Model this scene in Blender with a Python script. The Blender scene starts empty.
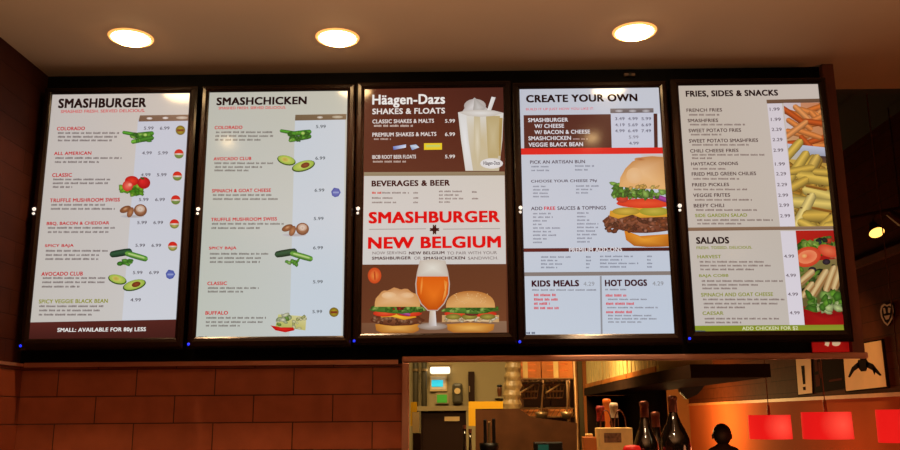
import bpy, bmesh, math, random
from mathutils import Vector, Matrix

random.seed(7)
SC = bpy.context.scene
COL = SC.collection
PI = math.pi
EYE = 1.6

# ------------------------------------------------------------------ camera
PITCH, YAW, ROLL, F = 0.2181, -0.0113, -0.0081, 863.0
cp, sp, cy_, sy_ = math.cos(PITCH), math.sin(PITCH), math.cos(YAW), math.sin(YAW)
FW = Vector((sy_ * cp, cy_ * cp, sp))
R0 = Vector((cy_, -sy_, 0))
U0 = R0.cross(FW)
RT = R0 * math.cos(ROLL) + U0 * math.sin(ROLL)
UP = U0 * math.cos(ROLL) - R0 * math.sin(ROLL)
CAM = Vector((0, 0, EYE))
cd = bpy.data.cameras.new('camera')
co = bpy.data.objects.new('camera', cd)
COL.objects.link(co)
co.matrix_world = Matrix((
    (RT.x, UP.x, -FW.x, 0), (RT.y, UP.y, -FW.y, 0), (RT.z, UP.z, -FW.z, EYE), (0, 0, 0, 1)))
cd.sensor_width = 36
cd.lens = F * 36 / 900
cd.clip_start = 0.05
SC.camera = co


def ray(x, y):
    return FW + RT * ((x - 450) / F) + UP * ((225 - y) / F)


def onY(x, y, Y):
    d = ray(x, y)
    return CAM + d * (Y / d.y)


def onX(x, y, X):
    d = ray(x, y)
    return CAM + d * (X / d.x)


def onZ(x, y, Z):
    d = ray(x, y)
    return CAM + d * ((Z - EYE) / d.z)


# ------------------------------------------------------------------ materials
def lin(c):
    return tuple(((v / 255) / 12.92 if v / 255 <= .04045 else ((v / 255 + .055) / 1.055) ** 2.4) for v in c)


def setin(b, names, v):
    for n in names:
        if n in b.inputs:
            b.inputs[n].default_value = v
            return


def mat(name, rgb, rough=.5, metal=0, emit=None, strength=0, spec=.5, noise=0, nscale=8, bump=0, coat=0, trans=0):
    m = bpy.data.materials.new(name)
    m.use_nodes = True
    nt = m.node_tree
    b = nt.nodes['Principled BSDF']
    c = lin(rgb)
    b.inputs['Base Color'].default_value = (*c, 1)
    b.inputs['Roughness'].default_value = rough
    b.inputs['Metallic'].default_value = metal
    setin(b, ['Specular IOR Level', 'Specular'], spec)
    if coat:
        setin(b, ['Coat Weight'], coat)
    if trans:
        setin(b, ['Transmission Weight'], trans)
    if emit:
        b.inputs['Emission Color'].default_value = (*lin(emit), 1)
        b.inputs['Emission Strength'].default_value = strength
    if noise or bump:
        tc = nt.nodes.new('ShaderNodeTexCoord')
        n = nt.nodes.new('ShaderNodeTexNoise')
        n.inputs['Scale'].default_value = nscale
        n.inputs['Detail'].default_value = 6
        nt.links.new(tc.outputs['Object'], n.inputs['Vector'])
        if noise:
            r = nt.nodes.new('ShaderNodeValToRGB')
            r.color_ramp.elements[0].position = .3
            r.color_ramp.elements[1].position = .7
            r.color_ramp.elements[0].color = (*[v * (1 - noise) for v in c], 1)
            r.color_ramp.elements[1].color = (*[min(1, v * (1 + noise)) for v in c], 1)
            nt.links.new(n.outputs['Fac'], r.inputs['Fac'])
            nt.links.new(r.outputs['Color'], b.inputs['Base Color'])
        if bump:
            bp = nt.nodes.new('ShaderNodeBump')
            bp.inputs['Strength'].default_value = bump
            bp.inputs['Distance'].default_value = .01
            nt.links.new(n.outputs['Fac'], bp.inputs['Height'])
            nt.links.new(bp.outputs['Normal'], b.inputs['Normal'])
    return m


def tile_mat(name, c1, c2, mortar, w, h, rough, axis='XZ', off=(0, 0), spec=.5):
    m = bpy.data.materials.new(name)
    m.use_nodes = True
    nt = m.node_tree
    b = nt.nodes['Principled BSDF']
    tc = nt.nodes.new('ShaderNodeTexCoord')
    se = nt.nodes.new('ShaderNodeSeparateXYZ')
    cb = nt.nodes.new('ShaderNodeCombineXYZ')
    nt.links.new(tc.outputs['Object'], se.inputs[0])
    ma = nt.nodes.new('ShaderNodeMath'); ma.inputs[1].default_value = off[0]
    mb = nt.nodes.new('ShaderNodeMath'); mb.inputs[1].default_value = off[1]
    nt.links.new(se.outputs[axis[0]], ma.inputs[0])
    nt.links.new(se.outputs[axis[1]], mb.inputs[0])
    nt.links.new(ma.outputs[0], cb.inputs['X'])
    nt.links.new(mb.outputs[0], cb.inputs['Y'])
    br = nt.nodes.new('ShaderNodeTexBrick')
    br.offset = .5
    br.inputs['Scale'].default_value = 1
    br.inputs['Brick Width'].default_value = w
    br.inputs['Row Height'].default_value = h
    br.inputs['Mortar Size'].default_value = .0022
    br.inputs['Mortar Smooth'].default_value = .3
    br.inputs['Color1'].default_value = (*lin(c1), 1)
    br.inputs['Color2'].default_value = (*lin(c2), 1)
    br.inputs['Mortar'].default_value = (*lin(mortar), 1)
    nt.links.new(cb.outputs[0], br.inputs['Vector'])
    nz = nt.nodes.new('ShaderNodeTexNoise')
    nz.inputs['Scale'].default_value = 14
    nz.inputs['Detail'].default_value = 5
    nt.links.new(tc.outputs['Object'], nz.inputs['Vector'])
    mx = nt.nodes.new('ShaderNodeMixRGB')
    mx.blend_type = 'MULTIPLY'
    mx.inputs['Fac'].default_value = .5
    nt.links.new(br.outputs['Color'], mx.inputs['Color1'])
    nt.links.new(nz.outputs['Fac'], mx.inputs['Color2'])
    nt.links.new(mx.outputs['Color'], b.inputs['Base Color'])
    b.inputs['Roughness'].default_value = rough
    setin(b, ['Specular IOR Level', 'Specular'], spec)
    bp = nt.nodes.new('ShaderNodeBump')
    bp.inputs['Strength'].default_value = .6
    bp.inputs['Distance'].default_value = .004
    bp.invert = True
    nt.links.new(br.outputs['Fac'], bp.inputs['Height'])
    nt.links.new(bp.outputs['Normal'], b.inputs['Normal'])
    return m


def screen_mat():
    m = bpy.data.materials.new('lit_screen')
    m.use_nodes = True
    nt = m.node_tree
    b = nt.nodes['Principled BSDF']
    a = nt.nodes.new('ShaderNodeVertexColor')
    a.layer_name = 'Col'
    nt.links.new(a.outputs['Color'], b.inputs['Emission Color'])
    b.inputs['Emission Strength'].default_value = .88
    b.inputs['Base Color'].default_value = (.004, .004, .004, 1)
    b.inputs['Roughness'].default_value = .13
    setin(b, ['Specular IOR Level', 'Specular'], .5)
    return m


M = {}
M['screen'] = screen_mat()
M['bezel'] = mat('black_gloss_plastic', (20, 13, 11), .22, spec=.8)
M['bezel_frame'] = mat('bronze_black_plastic', (30, 15, 9),   .24, metal=.2, spec=.38)
M['black'] = mat('black_plastic', (14, 9, 7), .4)
M['led'] = mat('blue_led', (10, 10, 120), .3, emit=(30, 50, 255), strength=1.6)
M['lockcap'] = mat('pale_plastic_glow', (225, 220, 215), .3, emit=(235, 230, 225), strength=.85)  # emission imitates a bright reflection on the caps, which are no lamps
M['ceil'] = mat('ceiling_paint', (172, 134, 98), .85, noise=.04, nscale=2)
M['leftwall'] = tile_mat('dark_wall_cladding', (66, 28, 16), (60, 26, 15), (48, 20, 12), .9, .09, .7, 'YZ', spec=.08)
M['darkpanel'] = mat('dark_header_paint', (9, 5, 4), .85, spec=.2)
M['woodend'] = mat('brown_wood', (104, 54, 34), .5, noise=.2, nscale=5)
M['steel'] = mat('warm_brushed_steel', (226, 164, 138), .36, metal=.8)
M['lamp'] = mat('downlight_glass', (255, 240, 215), .4, emit=(255, 214, 150), strength=48)
M['lampring'] = mat('downlight_halo_ring', (240, 200, 150), .35, emit=(255, 176, 84), strength=1.0)  # emission paints the lens's warm halo onto the trim ring
M['floor'] = tile_mat('floor_tile', (70, 42, 30), (62, 38, 28), (30, 20, 16), .4, .4, .5, 'XY')
M['kitchen'] = mat('olive_tan_paint', (150, 128, 84), .7, noise=.08, nscale=3)
M['dining_low'] = mat('orange_plaster', (200, 98, 50), .85, spec=.1, noise=.06, nscale=2)
M['plank'] = tile_mat('dark_wood_planks', (104, 50, 26), (90, 42, 22), (40, 18, 10), 1.8, .14, .7, 'YZ', spec=.05)
M['farwall'] = mat('far_plaster', (150, 90, 40), .8, noise=.06)
M['dkceil'] = mat('black_ceiling', (14, 9, 8), .9)
M['rail'] = mat('rail_wood', (214, 130, 74), .5, noise=.1)


# ------------------------------------------------------------------ mesh helpers
def new_obj(name, me, parent=None, m=None, smooth=False):
    o = bpy.data.objects.new(name, me)
    COL.objects.link(o)
    if m is not None and not me.materials:
        me.materials.append(m)
    if parent:
        o.parent = parent
    if smooth:
        for p in me.polygons:
            p.use_smooth = True
    return o


def from_bm(name, bm, m, parent=None, smooth=False, at=None):
    me = bpy.data.meshes.new(name)
    if at is not None:
        bmesh.ops.translate(bm, verts=bm.verts, vec=-Vector(at))
    bmesh.ops.recalc_face_normals(bm, faces=bm.faces)
    bm.to_mesh(me)
    bm.free()
    o = new_obj(name, me, parent, M[m] if isinstance(m, str) else m, smooth)
    if at is not None:
        o.location = at
    return o


def box(bm, x0, x1, y0, y1, z0, z1, bev=0):
    r = bmesh.ops.create_cube(bm, size=1)
    vs = r['verts']
    for v in vs:
        v.co = Vector(((x0 + x1) / 2 + v.co.x * abs(x1 - x0), (y0 + y1) / 2 + v.co.y * abs(y1 - y0), (z0 + z1) / 2 + v.co.z * abs(z1 - z0)))
    if bev:
        es = list({e for v in vs for e in v.link_edges})
        bmesh.ops.bevel(bm, geom=es, offset=bev, segments=2, affect='EDGES', profile=.5)
    return vs


def BOX(name, x0, x1, y0, y1, z0, z1, m, parent=None, bev=0):
    bm = bmesh.new()
    box(bm, x0, x1, y0, y1, z0, z1, bev)
    return from_bm(name, bm, m, parent)


def tube(bm, p0, p1, r0, r1=None, n=12, cap=True):
    p0, p1 = Vector(p0), Vector(p1)
    if r1 is None:
        r1 = r0
    d = p1 - p0
    q = d.to_track_quat('Z', 'Y').to_matrix().to_4x4()
    q.translation = (p0 + p1) / 2
    bmesh.ops.create_cone(bm, cap_ends=cap, segments=n, radius1=r0, radius2=r1, depth=d.length, matrix=q)


def lathe(bm, prof, c=(0, 0, 0), n=24, cap=True):
    rings = []
    c = Vector(c)
    for r, z in prof:
        rings.append([bm.verts.new(c + Vector((r * math.cos(2 * PI * k / n), r * math.sin(2 * PI * k / n), z))) for k in range(n)])
    for a, b in zip(rings, rings[1:]):
        for k in range(n):
            bm.faces.new((a[k], a[(k + 1) % n], b[(k + 1) % n], b[k]))
    if cap:
        if prof[0][0] > 1e-4:
            bm.faces.new(rings[0])
        if prof[-1][0] > 1e-4:
            bm.faces.new(rings[-1])


def struct(o):
    o['kind'] = 'structure'
    return o


def tag(o, label, cat, group=None):
    o['label'] = label
    o['category'] = cat
    if group:
        o['group'] = group
    return o


def empty(name, loc, label, cat, group=None):
    o = bpy.data.objects.new(name, None)
    COL.objects.link(o)
    o.location = loc
    o.empty_display_size = .05
    return tag(o, label, cat, group)


def copy_tree(o, parent=None):
    c = o.copy()
    COL.objects.link(c)
    c.parent = parent
    for ch in list(o.children):
        copy_tree(ch, c)
    return c


# children meshes are authored in world space then shifted under their root
def rooted(o, root):
    base = Vector(root.location)
    o.data.transform(Matrix.Translation(-base))
    o.parent = root
    return o


# ------------------------------------------------------------------ menu displays: flat on-screen artwork
YS = 3.2                        # plane of the five screens
SW, SH = .5455, .9613
SX = [-1.331, -.7078, -.0957, .5138, 1.1363]
SZ = [EYE + v for v in (.7732, .7742, .7806, .7718, .7782)]


class Art:
    """coloured flat artwork shown by one screen; pixel measurements of the photo are turned into places on the screen plane"""

    def __init__(s, i, depth, clip=None):
        s.i = i
        s.v, s.c, s.f = [], [], []
        s.y = YS - depth
        s.ops = []
        s.clip = (SX[i] - SW / 2, SX[i] + SW / 2, SZ[i] - SH / 2, SZ[i] + SH / 2)
        if clip:
            a, b = s.p(clip[0], (clip[1] + clip[3]) / 2), s.p(clip[2], (clip[1] + clip[3]) / 2)
            t, u = s.p(450, clip[1]), s.p(450, clip[3])
            x_mid = (clip[0] + clip[2]) / 2
            t, u = s.p(x_mid, clip[1]), s.p(x_mid, clip[3])
            k = s.clip
            s.clip = (max(k[0], a[0]), min(k[1], b[0]), max(k[2], u[1]), min(k[3], t[1]))

    def p(s, x, y):
        q = onY(x, y, YS)
        return (q.x, q.z)

    def layer(s):
        s.y -= .00003

    def mark(s, kind, x, y):
        """start of a separate piece (a line of lettering, a paragraph, a badge)"""
        if kind == 'para' and s.ops and s.ops[-1][1] == 'para' and abs(y - s.ops[-1][3]) < 4.9 and abs(x - s.ops[-1][2]) < 6:
            s.ops[-1] = (s.ops[-1][0], 'para', x, y)
            return
        s.ops.append((len(s.f), kind, x, y))

    def tri(s, pts, cols):
        poly = [(p[0], p[1], c) for p, c in zip(pts, cols)]
        for ax, lim, sg in ((0, s.clip[0], 1), (0, s.clip[1], -1), (1, s.clip[2], 1), (1, s.clip[3], -1)):
            out = []
            for k in range(len(poly)):
                a, b = poly[k], poly[(k + 1) % len(poly)]
                da, db = sg * (a[ax] - lim), sg * (b[ax] - lim)
                if da >= 0:
                    out.append(a)
                if da * db < 0:
                    t = da / (da - db)
                    out.append((a[0] + (b[0] - a[0]) * t, a[1] + (b[1] - a[1]) * t, tuple(u + (w - u) * t for u, w in zip(a[2], b[2]))))
            poly = out
            if len(poly) < 3:
                return
        n = len(s.v)
        for x, z, c in poly:
            s.v.append((x, s.y, z))
            s.c.append(c)
        ar = sum(poly[k][0] * poly[(k + 1) % len(poly)][1] - poly[(k + 1) % len(poly)][0] * poly[k][1] for k in range(len(poly)))
        idx = list(range(n, n + len(poly)))
        s.f.append(idx if ar > 0 else idx[::-1])

    def quad(s, pts, cols):
        """pts in px tl,tr,br,bl"""
        s.mark('quad', 0, 0)
        s.layer()
        P = [s.p(*q) for q in pts]
        L = [lin(c) for c in cols]
        s.tri((P[0], P[1], P[2]), (L[0], L[1], L[2]))
        s.tri((P[0], P[2], P[3]), (L[0], L[2], L[3]))

    def rect(s, x0, y0, x1, y1, c, cb=None, cr=None):
        """upright rectangle on the board"""
        s.layer()
        ym = (y0 + y1) / 2
        xa, xb = s.p(x0, ym)[0], s.p(x1, ym)[0]
        zt, zb = s.p((x0 + x1) / 2, y0)[1], s.p((x0 + x1) / 2, y1)[1]
        c0 = lin(c)
        c1 = lin(cb) if cb else c0
        P = [(xa, zt), (xb, zt), (xb, zb), (xa, zb)]
        C = [c0, lin(cr) if cr else c0, lin(cr) if cr else c1, c1]
        s.tri(P[:3], C[:3])
        s.tri((P[0], P[2], P[3]), (C[0], C[2], C[3]))

    def fan(s, pts, cc, ce, ctr=None, cb=None):
        """star shaped blob; centre colour cc, rim colour ce (cb: rim colour low down)"""
        s.layer()
        if ctr is None:
            ctr = (sum(p[0] for p in pts) / len(pts), sum(p[1] for p in pts) / len(pts))
        c0, c1 = lin(cc), lin(ce)
        c2 = lin(cb) if cb else c1
        y0, y1 = min(p[1] for p in pts), max(p[1] for p in pts)
        q = s.p(*ctr)
        P = [s.p(*p) for p in pts]
        Cc = []
        for p in pts:
            t = (p[1] - y0) / max(1e-6, y1 - y0)
            Cc.append(tuple(u + (w - u) * t for u, w in zip(c1, c2)))
        for k in range(len(pts)):
            j = (k + 1) % len(pts)
            s.tri((q, P[k], P[j]), (c0, Cc[k], Cc[j]))

    def ell(s, x, y, rx, ry, cc, ce, rot=0, n=18, jit=0, cb=None, off=(0, 0)):
        pts = []
        for k in range(n):
            a = 2 * PI * k / n
            r = 1 + (random.uniform(-jit, jit) if jit else 0)
            u, v = rx * r * math.cos(a), ry * r * math.sin(a)
            pts.append((x + u * math.cos(rot) - v * math.sin(rot), y + u * math.sin(rot) + v * math.cos(rot)))
        s.fan(pts, cc, ce, (x + off[0], y + off[1]), cb)

    def stick(s, x0, y0, x1, y1, w, c, ce, taper=.0):
        """a rounded finger: lit along its middle, darker along its lower edge"""
        s.layer()
        L = math.hypot(x1 - x0, y1 - y0)
        ux, uy = (x1 - x0) / L, (y1 - y0) / L
        nx, ny = -uy, ux
        if ny < 0:
            nx, ny = -nx, -ny
        pr = [(-.35, .0), (-.2, .62), (.0, .9), (.25, 1), (.5, 1), (.75, 1), (1, .9), (1.2, .62), (1.35, 0)]
        r = w / 2
        lo = tuple(int(v * .8) for v in ce)
        c0, c1, c2 = lin(c), lin(ce), lin(lo)
        rows = []
        for t, k in pr:
            if t < 0:
                d = t * r * 2
            elif t > 1:
                d = L + (t - 1) * r * 2
            else:
                d = t * L
            k *= 1 - taper * max(0, min(1, t))
            px_, py_ = x0 + ux * d, y0 + uy * d
            rows.append([s.p(px_ - nx * r * k, py_ - ny * r * k), s.p(px_ - nx * r * k * .2, py_ - ny * r * k * .2), s.p(px_ + nx * r * k, py_ + ny * r * k)])
        for A, B in zip(rows, rows[1:]):
            s.tri((A[0], B[0], B[1]), (c1, c1, c0)); s.tri((A[0], B[1], A[1]), (c1, c0, c0))
            s.tri((A[1], B[1], B[2]), (c0, c0, c2)); s.tri((A[1], B[2], A[2]), (c0, c2, c2))

    def leaves(s, x0, y0, x1, y1, n, r, cols):
        for k in range(n):
            c = random.choice(cols)
            d = tuple(int(v * .6) for v in c)
            s.ell(random.uniform(x0, x1), random.uniform(y0, y1), r * random.uniform(.7, 1.5), r * random.uniform(.5, 1), c, d, random.uniform(-1, 1), 9, .3)

    def ticks(s, x0, x1, yc, c, h=2.0, pale=0):
        """a line of print too small to read: rows of letter-sized marks with word gaps"""
        s.layer()
        s.mark('para', x0, yc)
        x = x0
        cl = lin(c)
        left = random.randint(3, 8)
        while x < x1:
            if left == 0:
                x += 1.5
                left = random.randint(3, 8)
                continue
            w = random.uniform(.7, 1.15)
            hh = h * random.uniform(.75, 1)
            a, b = s.p(x, yc)[0], s.p(x + w, yc)[0]
            t, u = s.p(x, yc + h / 2 - hh)[1], s.p(x, yc + h / 2)[1]
            P = [(a, t), (b, t), (b, u), (a, u)]
            s.tri(P[:3], [cl] * 3)
            s.tri((P[0], P[2], P[3]), [cl] * 3)
            x += w + .32
            left -= 1

    def text(s, st, x0, y0, x1, y1, c, bold=.02):
        """letters fitted into the box measured on the photo"""
        s.layer()
        cu = bpy.data.curves.new('t', 'FONT')
        cu.body = st
        cu.space_character = 1.0 + bold * 2.0
        cu.resolution_u = 3
        ob = bpy.data.objects.new('t', cu)
        COL.objects.link(ob)
        dg = bpy.context.evaluated_depsgraph_get()
        me = bpy.data.meshes.new_from_object(ob.evaluated_get(dg))
        xs = [v.co.x for v in me.vertices]
        ys = [v.co.y for v in me.vertices]
        ym = (y0 + y1) / 2
        X0, X1 = s.p(x0, ym)[0], s.p(x1, ym)[0]
        Z1, Z0 = s.p((x0 + x1) / 2, y0)[1], s.p((x0 + x1) / 2, y1)[1]
        a, b, e, g = min(xs), max(xs), min(ys), max(ys)
        n = len(s.v)
        cl = lin(c)
        s.mark('text', x0, y0)
        n = len(s.v)
        # thick strokes: the letters are struck several times, slightly shifted
        o = bold * (1.2 if bold >= .035 else .95)
        q = bold * (.8 if bold >= .035 else .6)
        for dx, dy in (((-o, -q), (o, -q), (-o, q), (o, q), (0, 0)) if bold > .004 else ((0, 0),)):
            n = len(s.v)
            for v in me.vertices:
                s.v.append((X0 + (v.co.x + dx - a + o) / (b - a + 2 * o) * (X1 - X0), s.y, Z0 + (v.co.y + dy - e + q) / (g - e + 2 * q) * (Z1 - Z0)))
                s.c.append(cl)
            for f in me.polygons:
                s.f.append([n + k for k in f.vertices])
        bpy.data.objects.remove(ob)
        bpy.data.meshes.remove(me)
        bpy.data.curves.remove(cu)

    def build(s, name, parent, root, whole=False):
        cuts = [0] if whole or not s.ops else [o[0] for o in s.ops]
        cuts[0] = 0
        b = Vector(root.location)
        for k, c0 in enumerate(cuts):
            fs = s.f[c0:(cuts[k + 1] if k + 1 < len(cuts) else len(s.f))]
            if not fs:
                continue
            used = sorted({v for f in fs for v in f})
            ix = {v: j for j, v in enumerate(used)}
            me = bpy.data.meshes.new(name)
            me.from_pydata([Vector(s.v[v]) - b for v in used], [], [[ix[v] for v in f] for f in fs])
            ca = me.color_attributes.new('Col', 'FLOAT_COLOR', 'POINT')
            for j, v in enumerate(used):
                ca.data[j].color = (*s.c[v], 1)
            o = new_obj(name, me, parent, M['screen'])
        return o


RED, DK, GR, OLV, WH = (196, 32, 38), (42, 22, 20), (112, 100, 98), (146, 146, 40), (240, 236, 232)
BROWN = (84, 34, 26)
TANBAR = (146, 124, 94)

displays = []
labels = [
    'portrait menu screen in black bezel, leftmost, burger list with brown footer',
    'portrait menu screen listing chicken sandwiches, pale grey page without footer, second from left',
    'middle portrait menu screen, brown milkshake panel above beer glass and two burgers',
    'portrait menu screen with red bar and half a burger, second from right',
    'portrait menu screen with fries and salad photos, rightmost in the row']
BZ = .033
YF = YS - .008                   # bezel face stands a little proud of the glass
YB = YS + .055
for i in range(5):
    cx, cz = SX[i], SZ[i]
    root = empty('menu_display', (cx, YS, cz), labels[i], 'menu screen', 'row of wall menu screens')
    x0, x1, z0, z1 = -SW / 2, SW / 2, -SH / 2, SH / 2
    bt, bb = .026, .042
    fx = .0305
    # housing behind
    bm = bmesh.new()
    box(bm, x0 - .026, x1 + .026, .004, .055, z0 - .036, z1 + .02)
    from_bm('housing', bm, 'black', root)
    # bezel: four mitred bars with a rounded face
    bm = bmesh.new()
    prof = [(0, .002), (.0, -.004), (.004, -.008), (.012, -.0105), (.024, -.009), (fx, -.003), (fx, .03)]

    def ring(t):
        off, yy = t
        k = off / fx
        return [bm.verts.new((x0 - off, yy, z0 - k * bb)), bm.verts.new((x1 + off, yy, z0 - k * bb)), bm.verts.new((x1 + off, yy, z1 + k * bt)), bm.verts.new((x0 - off, yy, z1 + k * bt))]
    rs = [ring(t) for t in prof]
    for a, b in zip(rs, rs[1:]):
        for k in range(4):
            bm.faces.new((a[k], a[(k + 1) % 4], b[(k + 1) % 4], b[k]))
    from_bm('bezel', bm, 'bezel_frame', root)
    # blue standby light and the pale lock on the left bar
    bm = bmesh.new()
    bmesh.ops.create_uvsphere(bm, u_segments=12, v_segments=8, radius=.0052, matrix=Matrix.Translation((x0 - .024, -.008, z0 - .026)))
    from_bm('standby_light', bm, 'led', root)['label'] = 'small blue light on the lower left corner'
    bm = bmesh.new()
    lk = [(34, 209), (198, 209), (358, 208.5), (520.5, 207.5), (680, 205.5)][i]
    lp = onY(lk[0], lk[1], YS - .012)
    for dz, r in ((0, .0078), (-.0175, .0054)):
        c = Vector((lp.x - cx - (.001 if dz else 0), -.0085, lp.z - cz + dz))
        tube(bm, c, c + Vector((0, -.006, 0)), r, r * .8, 14)
    from_bm('bezel_lock', bm, 'lockcap', root)['label'] = 'pale lock on the left bar'
    displays.append(root)


def screen(i, top, bot):
    a = Art(i, 0)
    x0, x1, z0, z1 = a.clip
    L = [lin(top[0]), lin(top[1]), lin(bot[1]), lin(bot[0])]
    P = [(x0, z1), (x1, z1), (x1, z0), (x0, z0)]
    a.tri(P[:3], L[:3])
    a.tri((P[0], P[2], P[3]), (L[0], L[2], L[3]))
    return a.build('screen', displays[i], displays[i])


# --- small food pictures -------------------------------------------------------
def pic_peppers(i, x, y, parent):
    a = Art(i, .0012)
    g = [(70, 150, 40), (104, 180, 50), (52, 120, 34), (140, 196, 80)]
    a.stick(x - 16, y - 4.5, x + 4, y - 1, 3.6, (90, 170, 50), (40, 100, 24))
    a.stick(x - 8, y - 1, x + 13, y - 3.5, 5, (84, 160, 46), (38, 96, 24))
    a.stick(x - 7, y + 5, x + 7, y + 2, 4.5, (120, 190, 60), (50, 110, 30))
    a.stick(x + 2, y + 3, x + 13, y + 1, 5, (70, 140, 40), (36, 90, 22))
    a.leaves(x - 8, y - 3, x + 11, y + 5, 16, 2.2, g)
    a.ell(x + 6, y - 2, 2, 1.6, (200, 216, 130), (130, 180, 60))
    a.build('pepper_picture', parent, displays[i], True)


def pic_tomato(i, x, y, parent):
    a = Art(i, .0012)
    a.leaves(x - 13, y + 0, x + 8, y + 8, 26, 3.4, [(120, 180, 40), (150, 200, 60), (86, 150, 30)])
    a.ell(x - 2, y - 5, 7, 5, (236, 60, 40), (190, 20, 20))
    a.ell(x + 10, y - 3, 6.5, 6, (230, 40, 40), (170, 14, 20), off=(-2, -2))
    a.ell(x - 6, y - 0, 5.5, 5.5, (244, 120, 100), (206, 40, 36))
    a.ell(x - 4, y - 1, 2.4, 2, (250, 190, 160), (236, 110, 90))
    a.leaves(x + 7, y - 8, x + 11, y - 7, 3, 1.2, [(60, 110, 30)])
    a.leaves(x - 2, y + 4, x + 8, y + 8, 8, 2.6, [(80, 150, 30), (110, 170, 40)])
    a.build('tomato_picture', parent, displays[i], True)


def pic_mushroom(i, x, y, parent):
    a = Art(i, .0012)
    a.ell(x - 1, y + 6, 12, 1.6, (178, 170, 170), (196, 192, 196))
    a.ell(x - 8, y - 1, 6, 3.2, (170, 110, 70), (116, 66, 38), -.4)
    a.ell(x - 3, y + 2, 3, 5.5, (190, 130, 90), (130, 76, 44), .4)
    a.ell(x + 7, y - 0, 6.6, 6.2, (196, 140, 104), (132, 80, 50), cb=(110, 60, 34))
    a.ell(x + 7, y - 1.5, 4.6, 3.6, (236, 222, 210), (190, 150, 124))
    a.ell(x + 7, y - 1, 1.8, 2, (200, 170, 150), (226, 206, 190))
    a.ell(x - 8, y - 1.5, 2.4, 1.2, (206, 160, 120), (166, 108, 68), -.4)
    a.build('mushroom_picture', parent, displays[i], True)


def pic_jalapeno(i, x, y, parent):
    a = Art(i, .0012)
    a.stick(x - 17, y - 2, x + 1, y - 5, 7, (50, 90, 60), (16, 44, 28))
    a.stick(x - 2, y - 3, x + 17, y + 2.5, 6, (120, 180, 70), (48, 110, 36))
    a.stick(x + 0, y - 2.6, x + 15, y + 1.6, 2.6, (196, 220, 140), (130, 186, 80))
    a.leaves(x - 9, y + 4, x + 4, y + 8, 12, 2.4, [(100, 170, 60), (70, 140, 44), (150, 200, 100)])
    a.build('jalapeno_picture', parent, displays[i], True)


def pic_avocado(i, x, y, parent):
    a = Art(i, .0012)

    def half(cx, cy, rx, ry, rot, pit):
        a.ell(cx, cy + .6, rx, ry, (80, 110, 34), (54, 80, 24), rot)
        a.ell(cx, cy, rx * .9, ry * .86, (216, 216, 110), (156, 184, 70), rot)
        a.ell(cx + rx * .15 * (1 if pit else -1), cy - .3, rx * .38, ry * .5, (150, 74, 36) if pit else (190, 160, 70), (110, 50, 24) if pit else (206, 196, 96), rot)
    half(x - 10, y - 3.5, 9.5, 4.8, .25, False)
    half(x + 7, y + 2.2, 12, 5.2, -.28, True)
    a.build('avocado_picture', parent, displays[i], True)


def pic_cheese(i, x, y, parent):
    a = Art(i, .0012)
    a.quad([(x - 9, y - 8), (x + 19, y - 6), (x + 18, y + 8), (x - 12, y + 4)], [(206, 204, 130), (222, 214, 160), (200, 190, 110), (180, 186, 96)])
    a.leaves(x - 10, y - 8, x + 2, y + 4, 12, 2.6, [(190, 200, 150), (226, 226, 190), (120, 160, 70)])
    a.leaves(x + 4, y - 6, x + 17, y + 6, 10, 2, [(230, 224, 170), (190, 190, 120)])
    a.fan([(x - 17, y + 3), (x - 6, y + 5), (x + 6, y + 5), (x + 7, y + 8), (x - 2, y + 10), (x - 12, y + 8)], (230, 40, 30), (190, 16, 16))
    a.build('cheese_picture', parent, displays[i], True)


def badge(a, x, y, kind, r=4.8):
    a.mark('badge', x, y)
    if kind == 'gold':
        a.ell(x, y, r, r, (196, 170, 40), (120, 96, 30))
        a.rect(x - 3.4, y - 1, x + 3.4, y + 1.2, (130, 60, 30))
    elif kind == 'blue':
        a.fan([(x - r, y - 1), (x - 2, y - r), (x + 3, y - r + 1), (x + r, y), (x + 2.5, y + r - 1), (x - 1, y + r), (x - 4, y + 3)], (110, 120, 190), (74, 88, 166))
        a.rect(x - 3, y - .8, x + 3, y + .8, (150, 160, 210))
    else:
        a.ell(x, y, r, r, (226, 220, 210), (190, 150, 110))
        a.fan([(x + r * .95 * math.cos(t), y - .6 + r * .85 * math.sin(t)) for t in [PI + PI * k / 8 for k in range(9)]], (226, 50, 30), (206, 36, 30), (x, y - 1))
        a.fan([(x + r * .9 * math.cos(t), y + 1 + r * .7 * math.sin(t)) for t in [PI * k / 8 for k in range(9)]], (140, 150, 70) if kind == 'ital' else (214, 176, 90), (90, 130, 60), (x, y + 1.6))


SLOGAN = 'SMASHED FRESH. SERVED DELICIOUS.'

# --- display 1 : burgers
i = 0
s1 = screen(i, ((204, 194, 188), (214, 200, 188)), ((204, 198, 190), (212, 208, 206)))
a = Art(i, .0003)
a.quad([(138, 120), (188.5, 118.5), (177, 319.5), (122, 321)], [(206, 206, 218)] * 2 + [(214, 216, 224)] * 2)
a.quad([(188.6, 118), (190.4, 118), (178, 319.5), (176.6, 319.5)], [(232, 226, 224)] * 4)
a.quad([(140, 115.4), (190, 114.6), (189, 120.8), (138.5, 121.6)], [(128, 98, 78), (150, 116, 92), (140, 106, 86), (120, 90, 70)])
a.ell(149.5, 118.4, 3, 1.2, (240, 232, 226), (200, 180, 170)); a.ell(165.5, 118, 3, 1.2, (240, 232, 226), (200, 180, 170)); a.ell(182, 117.8, 6, 1.5, (216, 200, 184), (186, 160, 140))
a.quad([(28.6, 322.4), (177.6, 319.4), (176.4, 338), (26.6, 341)], [(92, 40, 34), (86, 38, 32), (70, 30, 26), (66, 28, 24)])
a.build('page_panel', s1, displays[i])
a = Art(i, .0008)
a.text('SMASHBURGER', 58.5, 98.2, 146.5, 107.8, DK, .035)
a.build('heading_text', s1, displays[i])
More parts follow.
